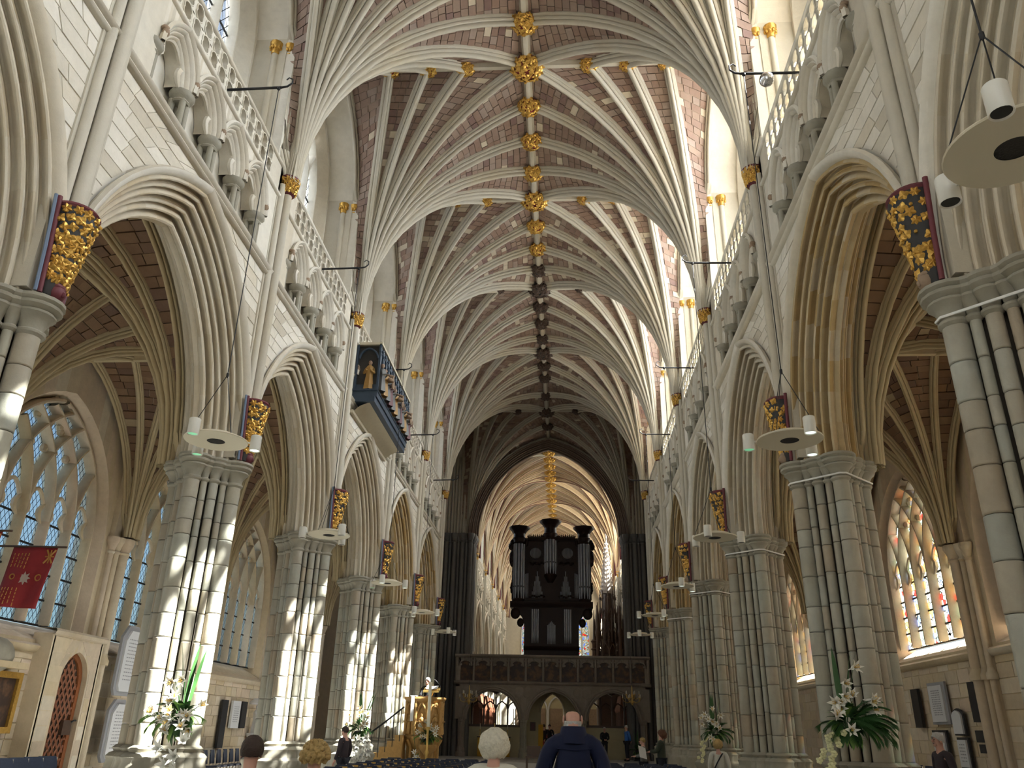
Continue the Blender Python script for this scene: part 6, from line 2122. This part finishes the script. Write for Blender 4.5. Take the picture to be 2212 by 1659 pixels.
    if collar:
        P = []
        for r_, z_ in ((.075, 1.46), (.085, 1.51), (.082, 1.555), (.104, 1.55), (.118, 1.49), (.135, 1.42)):
            P.append([V(r_ * cos(2 * pi * j / 16), -.005 + r_ * .95 * sin(2 * pi * j / 16), z_ - .035 * max(0, sin(2 * pi * j / 16))) for j in range(16)])
        up_.grid(P, True)
    ub = up_.build('jacket' if not robe else 'robe', M[top], t, 70)
    if collar:
        fd = MB()                                     # seams and folds of a loose waterproof
        for q in (-1, 1):
            fd.tube([V(.185 * q, -.075, 1.44), V(.20 * q, -.07, 1.32), V(.19 * q, -.08, 1.2)], [.006 * k, .012 * k, .004 * k], 6)
            fd.tube([V(.10 * q, -.125, 1.16), V(.07 * q, -.135, 1.04), V(.09 * q, -.135, .92)], [.004 * k, .016 * k, .008 * k], 6)
        fd.tube([V(-.15, -.105, 1.38), V(0, -.125, 1.37), V(.15, -.105, 1.38)], [.005 * k, .008 * k, .005 * k], 6)
        fd.build('seam', M[top], ub, 70)
    # lower garment
    if skirt or robe:
        P = []
        for r_, z_ in ((.15, .98), (.19, .8), (.22, .5), (.25, .12)) if robe else ((.15, .98), (.19, .82), (.20, .6), (.21, .42)):
            P.append([V(r_ * (1 + .06 * cos(6 * 2 * pi * j / 24)) * cos(2 * pi * j / 24), r_ * .8 * sin(2 * pi * j / 24), z_) for j in range(24)])
        MB().grid(P, True).build('skirt', M[bottom], t, 70)
    else:
        vs = [V(0, 0, .97)]; es = []; rs = [(.155, .115)]
        for q in (-1, 1):
            s_ = sides[q]; b = len(vs)
            vs += [s_['hip'], s_['kn'], s_['an'] + V(0, 0, .03)]
            es += [(0, b), (b, b + 1), (b + 1, b + 2)]
            rs += [(.098, .10), (.068, .07), (.055, .06)]
        gv, gf = skin_mesh(vs, es, [(a * k, b * k) for a, b in rs])
        MB().add(gv, gf).build('trousers', M[bottom], t, 70)
    sh_ = MB()
    for q in (-1, 1):
        s_ = sides[q]
        sh_.blob(s_['an'] + V(0, .055, -.045), (.045 * k, .13 * k, .05 * k), 10, 6)
    sh_.build('shoes', M['black'], t, 60)
    # hair
    h = MB()
    rnd_ = random.Random(int(H * 100))
    if hair_kind != 'bald':
        P = []
        NA, NI = (64, 22) if hair_kind == 'bob' else (40, 14)
        for i in range(NI):
            th = pi * .02 + (pi * .64) * i / (NI - 1)
            row = []
            for j in range(NA):
                a = 2 * pi * j / NA
                front = max(0, sin(a))
                tt = th * (1 - .42 * front)
                if hair_kind == 'bob': tt = th * (1.20 - .60 * front)
                g = 1.0 if hair_kind == 'short' else (1.17 if hair_kind == 'curly' else 1.20 + .16 * min(1, th / 1.9))
                amp = {'short': .02, 'bob': .028, 'curly': .1}[hair_kind]
                bump = 1 + amp * (sin(a * 9 + 3 * sin(th * 4)) + .6 * sin(a * 17 + 2 * sin(th * 7 + 1))) * min(1, th * 1.5) + (.03 * sin(th * 9 + a * 2) if hair_kind == 'bob' else 0)
                row.append(c + V(.093 * g * (1.14 if hair_kind == 'bob' else 1) * bump * sin(tt) * cos(a), .108 * g * bump * sin(tt) * sin(a) - .006, .006 + (.112 * g * bump) * cos(tt)))
            P.append(row)
        h.grid(P, True)
        h.f.append(tuple(range(NA)))
        if hair_kind == 'curly':
            for i in range(90):
                u = rnd_.uniform(-.25, 1); a = rnd_.uniform(0, 2 * pi)
                if sin(a) > .55 and u < .5: continue
                q_ = sqrt(1 - u * u)
                h.blob(c + V(.112 * q_ * cos(a), .118 * q_ * sin(a) - .01, .118 * u), .026 * k, 7, 5)
        h.build('hair', M[hair], t, 70)
    else:
        P = [[c + V(.0805 * cos(pi + pi * j / 16) * (1 - .04 * i), .098 * sin(pi + pi * j / 16) * (1 - .04 * i) - .004, -.03 - .022 * i) for j in range(17)] for i in range(4)]
        h.grid(P)
        h.build('hair', M['hairgrey'], t, 70, label='thin grey fringe of hair')
    if extra: extra(t, V, sides)
    return t

hang = lambda q, sp=.0: ((.235 * q + sp * q, -.02, 1.15), (.24 * q + sp * q, .08, .90))
person('bald man in a navy waterproof jacket standing with bowed head, back view', (1.02, 8.0, 0), .05, 1.86, 'jacket', 'trouser', 'hairgrey', 'bald', {-1: ((-.285, -.02, 1.13), (-.27, .14, .92)), 1: ((.285, -.02, 1.13), (.27, .14, .92))}, nod=.75, collar=True, build=1.14, coat_len=.12)
person('white-haired woman in a cream top standing near the camera, back view', (.36, 7.2, 0), .03, 1.60, 'cream', 'trouser', 'hairwhite', 'bob', {-1: hang(-1), 1: hang(1)}, nod=.35, build=1.22)
person('dark-haired person in a dark coat at lower left, back view', (-1.31, 6.2, 0), .1, 1.53, 'darkcoat', 'trouser', 'hairdark', 'short', nod=.1, build=1.08)
person('curly blonde-haired person at lower left, back view', (-.90, 6.4, 0), 0, 1.49, 'darkcoat', 'trouser', 'hairblonde', 'curly', build=1.0)
def bands(t, V, s):
    m = MB()
    m.prism([(-.13, 1.42), (-.09, 1.44), (-.12, 1.05), (-.17, 1.05)], lambda a, b: V(a, .14, b), lambda a, b: V(a, .155, b))
    m.build('white_band', M['paper'], t, label='white band of the robe')
person('grey-haired clergyman in a black robe reading in the pulpit', (-3.97, 30.42, 1.56), pi - .25, 1.76, 'black', 'black', 'hairgrey', 'short', {-1: ((-.25, .10, 1.14), (-.12, .32, 1.10)), 1: ((.25, .10, 1.14), (.10, .34, 1.10))}, nod=.5, robe=True, extra=bands)
person('woman in black standing with folded hands before the screen on the right', (2.93, 44.4, .345), pi + .2, 1.54, 'black', 'black', 'hairgrey', 'short', {-1: ((-.24, .05, 1.14), (-.05, .2, 1.08)), 1: ((.24, .05, 1.14), (.05, .2, 1.08))}, build=1.05)
person('man in a bright blue shirt and dark trousers standing before the screen', (4.04, 44.3, .345), pi * .62, 1.65, 'blueshirt', 'trouser', 'hairgrey', 'short', {-1: ((-.25, -.06, 1.16), (-.1, -.16, .98)), 1: ((.25, -.06, 1.16), (.1, -.16, .98))})
def leaflet(t, V, s): pass
person('auburn-haired person in an olive jacket looking up on the right', (3.80, 26.4, 0), pi * .42, 1.72, 'olive', 'trouser', 'hairred', 'bob', {-1: ((-.23, .1, 1.16), (-.10, .32, 1.14)), 1: ((.23, .1, 1.16), (.12, .32, 1.14))}, nod=-.7, build=1.12, coat_len=.12)
person('shorter person in pale grey half hidden beside the olive jacket', (3.30, 26.85, 0), pi * .5, 1.50, 'robewhite', 'trouser', 'hairblonde', 'short', {-1: ((-.2, .1, 1.16), (-.10, .28, 1.14)), 1: ((.2, .1, 1.16), (.12, .28, 1.14))})
t = empty('leaflet', (3.26, 26.25, 1.12), .3, label='white leaflet held up beside the olive jacket', cat='leaflet')
MB().hexa([(-.12, -.01, -.15), (.1, -.01, -.2), (.1, 0, -.2), (-.12, 0, -.15), (-.14, .05, .17), (.08, .05, .1), (.08, .06, .1), (-.14, .06, .17)]).build('sheet', M['paper'], t)
def strap(t, V, s):
    MB().tube([V(.14, -.02, 1.46), V(.06, -.14, 1.36), V(-.06, -.155, 1.18), V(-.15, -.12, 1.02)], .022, 6, flat=.4).build('bag_strap', M['black'], t, 60, label='dark bag strap')
person('blonde woman in a cream cardigan with a dark strap, back view on the right', (4.62, 21.4, 0), -.1, 1.50, 'cream', 'trouser', 'hairblonde', 'bob', extra=strap)
person('person in dark clothes half hidden behind the right palm pier', (7.25, 15.2, 0), pi * .55, 1.72, 'darkcoat', 'trouser', 'hairgrey', 'short')
person('dark silhouetted visitor left of two seen through the screen doorway', (-.34, 52.5, .345), .2, 1.68, 'darkcoat', 'trouser', 'hairdark', 'short')
person('dark silhouetted visitor right of two seen through the screen doorway', (.02, 51.5, .345), pi - .3, 1.66, 'black', 'trouser', 'hairdark', 'short')
person('dark figure standing in shade between the sunlit left piers', (-4.75, 22.3, 0), 1.2, 1.62, 'darkcoat', 'trouser', 'hairdark', 'short')

# ================================================================ FLOWERS
def lily_mesh(open_=1.0):
    mb = MB()
    for p in range(6):
        a = 2 * pi * p / 6
        w0 = .030 if p % 2 else .024
        P = []
        for i in range(6):
            t = i / 5
            r = .012 + .030 * t ** 1.5 + .075 * open_ * max(0, t - .45) ** 1.4 * 1.8
            z = .15 * t - .05 * max(0, t - .75)
            wd = w0 * sin(pi * (.12 + .86 * t)) * 1.0
            P.append([(r * cos(a) - q * wd * sin(a), r * sin(a) + q * wd * cos(a), z - abs(q) * .004) for q in (-1, 0, 1)])
        mb.grid(P)
    mb.tube([(0, 0, -.06), (0, 0, .02)], .008, 5)
    return mb.mesh('lily', M['petal'], 60)
LILY = [lily_mesh(1.0), lily_mesh(.6)]
STAM = MB()
for p in range(5):
    a = 2 * pi * p / 5
    STAM.tube([(0, 0, .04), (.02 * cos(a), .02 * sin(a), .13)], .003, 4).blob((.02 * cos(a), .02 * sin(a), .135), .007, 5, 4)
STAM = STAM.mesh('stamen', M['stamen'])
def blade(L_, w, curl, n=6):
    P = []
    for i in range(n + 1):
        t = i / n
        wd = w * sin(pi * min(1, .08 + .92 * t)) ** .8 * (1 if t < .98 else .2)
        y = L_ * (sin(curl * t) / curl if curl else t); z = L_ * ((1 - cos(curl * t)) / curl if curl else 0)
        P.append([(-wd, y, -z + wd * .3), (0, y, -z), (wd, y, -z + wd * .3)])
    return MB().grid(P)
LEAF = [blade(.30, .045, .7).mesh('leaf', M['leaf'], 60), blade(.24, .05, .4).mesh('leaf', M['leaf'], 60), blade(.28, .04, 1.0).mesh('leaf', M['leaflight'], 60)]
SPEAR = blade(.75, .035, .12).mesh('spear_leaf', M['leaf'], 60)
def frond_mesh(mat):
    mb = MB()
    pts = [(0, .55 * sin(.9 * t / 8 * 1.1), -.55 * (1 - cos(.9 * t / 8 * 1.1))) for t in range(9)]
    mb.tube(pts, [.008 - .0007 * i for i in range(9)], 5)
    for i in range(1, 26):
        t = i / 26
        a = .99 * t
        y, z = .55 * sin(a), -.55 * (1 - cos(a))
        ln = .26 * sin(pi * (.15 + .8 * t)) + .05
        for q in (-1, 1):
            tip = (q * ln * .85, y + ln * .55, z - .05 - ln * .15)
            mb.add([(0, y - .008, z), (q * ln * .4, y + ln * .24 + .012, z + .012), tip, (q * ln * .4, y + ln * .24 - .012, z + .008), (0, y + .010, z)], [(0, 1, 2, 3, 4)])
    return mb.mesh('palm_frond', mat)
FROND = {0: frond_mesh(M['leaf']), 1: frond_mesh(M['leaflight'])}
def aim(o, d, roll=0.0):
    o.rotation_mode = 'QUATERNION'
    o.rotation_quaternion = Vector(d).to_track_quat('Z', 'Y')
def aim_y(o, d):
    o.rotation_mode = 'QUATERNION'
    o.rotation_quaternion = Vector(d).to_track_quat('Y', 'Z')

def arrangement(label, loc, R_=.4, n_lily=12, n_leaf=26, fronds=(), spears=2, seed=1, stand=None, cascade=0, tall=.0, base=None, arm=None):
    """lilies and leaves in a bowl on an iron pedestal; faces the viewer (-Y)"""
    r = random.Random(seed)
    t = empty('flower_arrangement', loc, label=label, cat='flowers', group=None)
    MB().lathe(0, 0, [(.05, -.16), (.14, -.08), (.17, .02), (.15, .02), (.03, -.1)], 14).build('bowl', M['iron'], t, 50)
    if arm:
        MB().tube([(0, 0, -.1), (arm[0], arm[1], -.12)], .02, 8).build('iron_arm', M['iron'], t, 50)
    if stand:
        MB().tube([(0, 0, -.12), (0, 0, -stand + .02)], .022, 8).lathe(0, 0, [(.2, -stand), (.2, -stand + .03), (.03, -stand + .08)], 12).build('pedestal', M['iron'], t, 50)
    stem = MB()
    for i in range(n_lily):
        a = r.uniform(0, 2 * pi); u = sqrt(r.random())
        p = Vector((cos(a) * u * R_ * .8, -.16 - .16 * r.random(), .16 + sin(a) * u * R_ + tall * r.random()))
        d = Vector((p.x * 1.2 + r.uniform(-.4, .4), -.9, .15 + r.uniform(-.6, .5) + p.z * .4))
        o = link('lily', LILY[i % 2], t, p, scale=(1.05, 1.05, 1.05)); aim(o, d)
        q = link('stamen', STAM, o)
        stem.tube([(0, 0, 0), p * .5 + Vector((0, .04, .05)), p - d.normalized() * .06], .006, 5)
    stem.build('stems', M['leaf'], t, 50)
    for i in range(n_leaf):
        a = 2 * pi * i / n_leaf + r.uniform(-.2, .2)
        d = Vector((cos(a), -.55 + r.uniform(-.4, .5), sin(a) * .9 + .15))
        o = link('leaf', LEAF[i % 3], t, Vector((cos(a) * .08, -.05 - .1 * r.random(), .08 + sin(a) * .08)), scale=(1.1, R_ * 2.4 * r.uniform(.7, 1.1), 1.1)); aim_y(o, d)
    for d, sc_, kind in fronds:
        o = link('palm_frond', FROND[kind], t, (d[0] * .1, -.05, .1), scale=(sc_, sc_, sc_)); aim_y(o, d)
    for i in range(spears):
        o = link('spear_leaf', SPEAR, t, (.05 * i - .04, 0, .15), scale=(1.2, 1.15 + .2 * r.random(), 1)); aim_y(o, (.12 * (i - .5) + r.uniform(-.1, .1), -.05, 1))
    for i in range(cascade):
        f = i / max(1, cascade - 1)
        p = Vector((-.20 - .20 * sin(f * 2.2) + r.uniform(-.10, .10), -.2 + r.uniform(-.06, .06), -.05 - .62 * f))
        b = MB()
        for k in range(5):
            a = 2 * pi * k / 5
            b.blob((.026 * cos(a), -.01 + .01 * sin(3 * a), .026 * sin(a)), (.026, .010, .022), 7, 4)
        o = b.build('orchid', M['petalyellow'], t, 60, loc=p)
    if base:
        for i in range(base):
            a = r.uniform(0, 2 * pi)
            p = Vector((r.uniform(-.32, .32), -.2 - .1 * r.random(), -.95 + .8 * r.random() ** 1.3))
            o = link('lily', LILY[i % 2], t, p, scale=(1.3, 1.3, 1.3)); aim(o, (r.uniform(-.6, .6), -1, r.uniform(-.2, .7)))
    return t
arrangement('white lilies with a pale palm leaf before the sunlit left pier', (-4.78, 12.62, 1.62), .46, 18, 40, [((-1, -.3, .25), .85, 1), ((-.9, -.4, -.1), .8, 1), ((-.8, -.5, -.35), .7, 1), ((.9, -.4, .1), .6, 1), ((.7, -.5, -.5), .6, 1), ((-.5, -.4, .8), .6, 0)], 3, 3, None, 0, .15, 6, (-.12, .5))
arrangement('large arrangement of lilies, palm and cream orchids before the right pier', (4.92, 12.55, 1.72), .42, 12, 60, [((1, -.3, .55), .95, 0), ((1, -.4, .15), 1.0, 0), ((.8, -.6, -.2), .9, 0), ((.5, -.4, 1), .9, 0), ((-.8, -.5, -.3), .7, 0), ((.9, -.5, -.45), .8, 0), ((.9, -.6, .35), 1.0, 0), ((1, -.2, -.1), 1.05, 0), ((.6, -.7, .1), .9, 0), ((-.9, -.4, .1), .7, 0), ((.2, -.8, -.4), .7, 0), ((.7, -.3, .75), .95, 0)], 3, 5, None, 22, .25, None, (.12, .5))
arrangement('white lilies with tall spear leaves and white flowers massed below, third left pier', (-4.84, 24.3, 1.5), .38, 12, 40, [((-1, -.3, .5), .7, 0), ((1, -.4, 0), .6, 0), ((-.8, -.4, -.2), .7, 0)], 4, 8, None, 0, .1, 30, (-.1, .7))
arrangement('lilies with tall white spikes before the third right pier', (5.04, 24.35, 1.62), .42, 13, 46, [((1, -.3, .0), .8, 0), ((.8, -.5, -.3), .8, 0), ((.9, -.5, .4), .8, 0), ((.4, -.4, .9), .7, 0), ((-.8, -.5, -.2), .7, 0)], 3, 9, None, 14, .3, None, (.1, .7))
arrangement('spreading white flowers and leaves on a ledge before the pulpit', (-3.70, 29.35, 1.3), .38, 12, 34, [((-1, -.3, .15), .7, 1), ((1, -.3, .2), .7, 0), ((.9, -.3, -.1), .6, 1)], 0, 12, None, 0, 0)
t = empty('flower_ledge', (-3.70, 29.42, 1.0), label='carved stone bracket ledge under the pulpit flowers', cat='ledge')
MB().lathe(0, 0, [(.06, -.3), (.16, -.15), (.28, -.02), (.32, .05), (.32, .12)], 8).build('bracket', M['pulpit'], t, 40)
MB().tube([(0, 0, -.3), (0, 0, -1.0)], .07, 8).build('bracket_post', M['pulpit'], t, 50)
arrangement('three white arum lilies in a low vase at the foot of the pulpit', (-3.95, 28.85, .62), .22, 5, 8, [], 1, 15, .62, 0, .1)
arrangement('low green potted plants at the screen foot behind the blue shirt man', (4.6, 44.9, .75), .4, 0, 26, [((1, -.4, .4), .8, 0), ((-1, -.4, .3), .8, 0), ((0, -.5, 1), .7, 0)], 2, 17, .40, 0, 0)
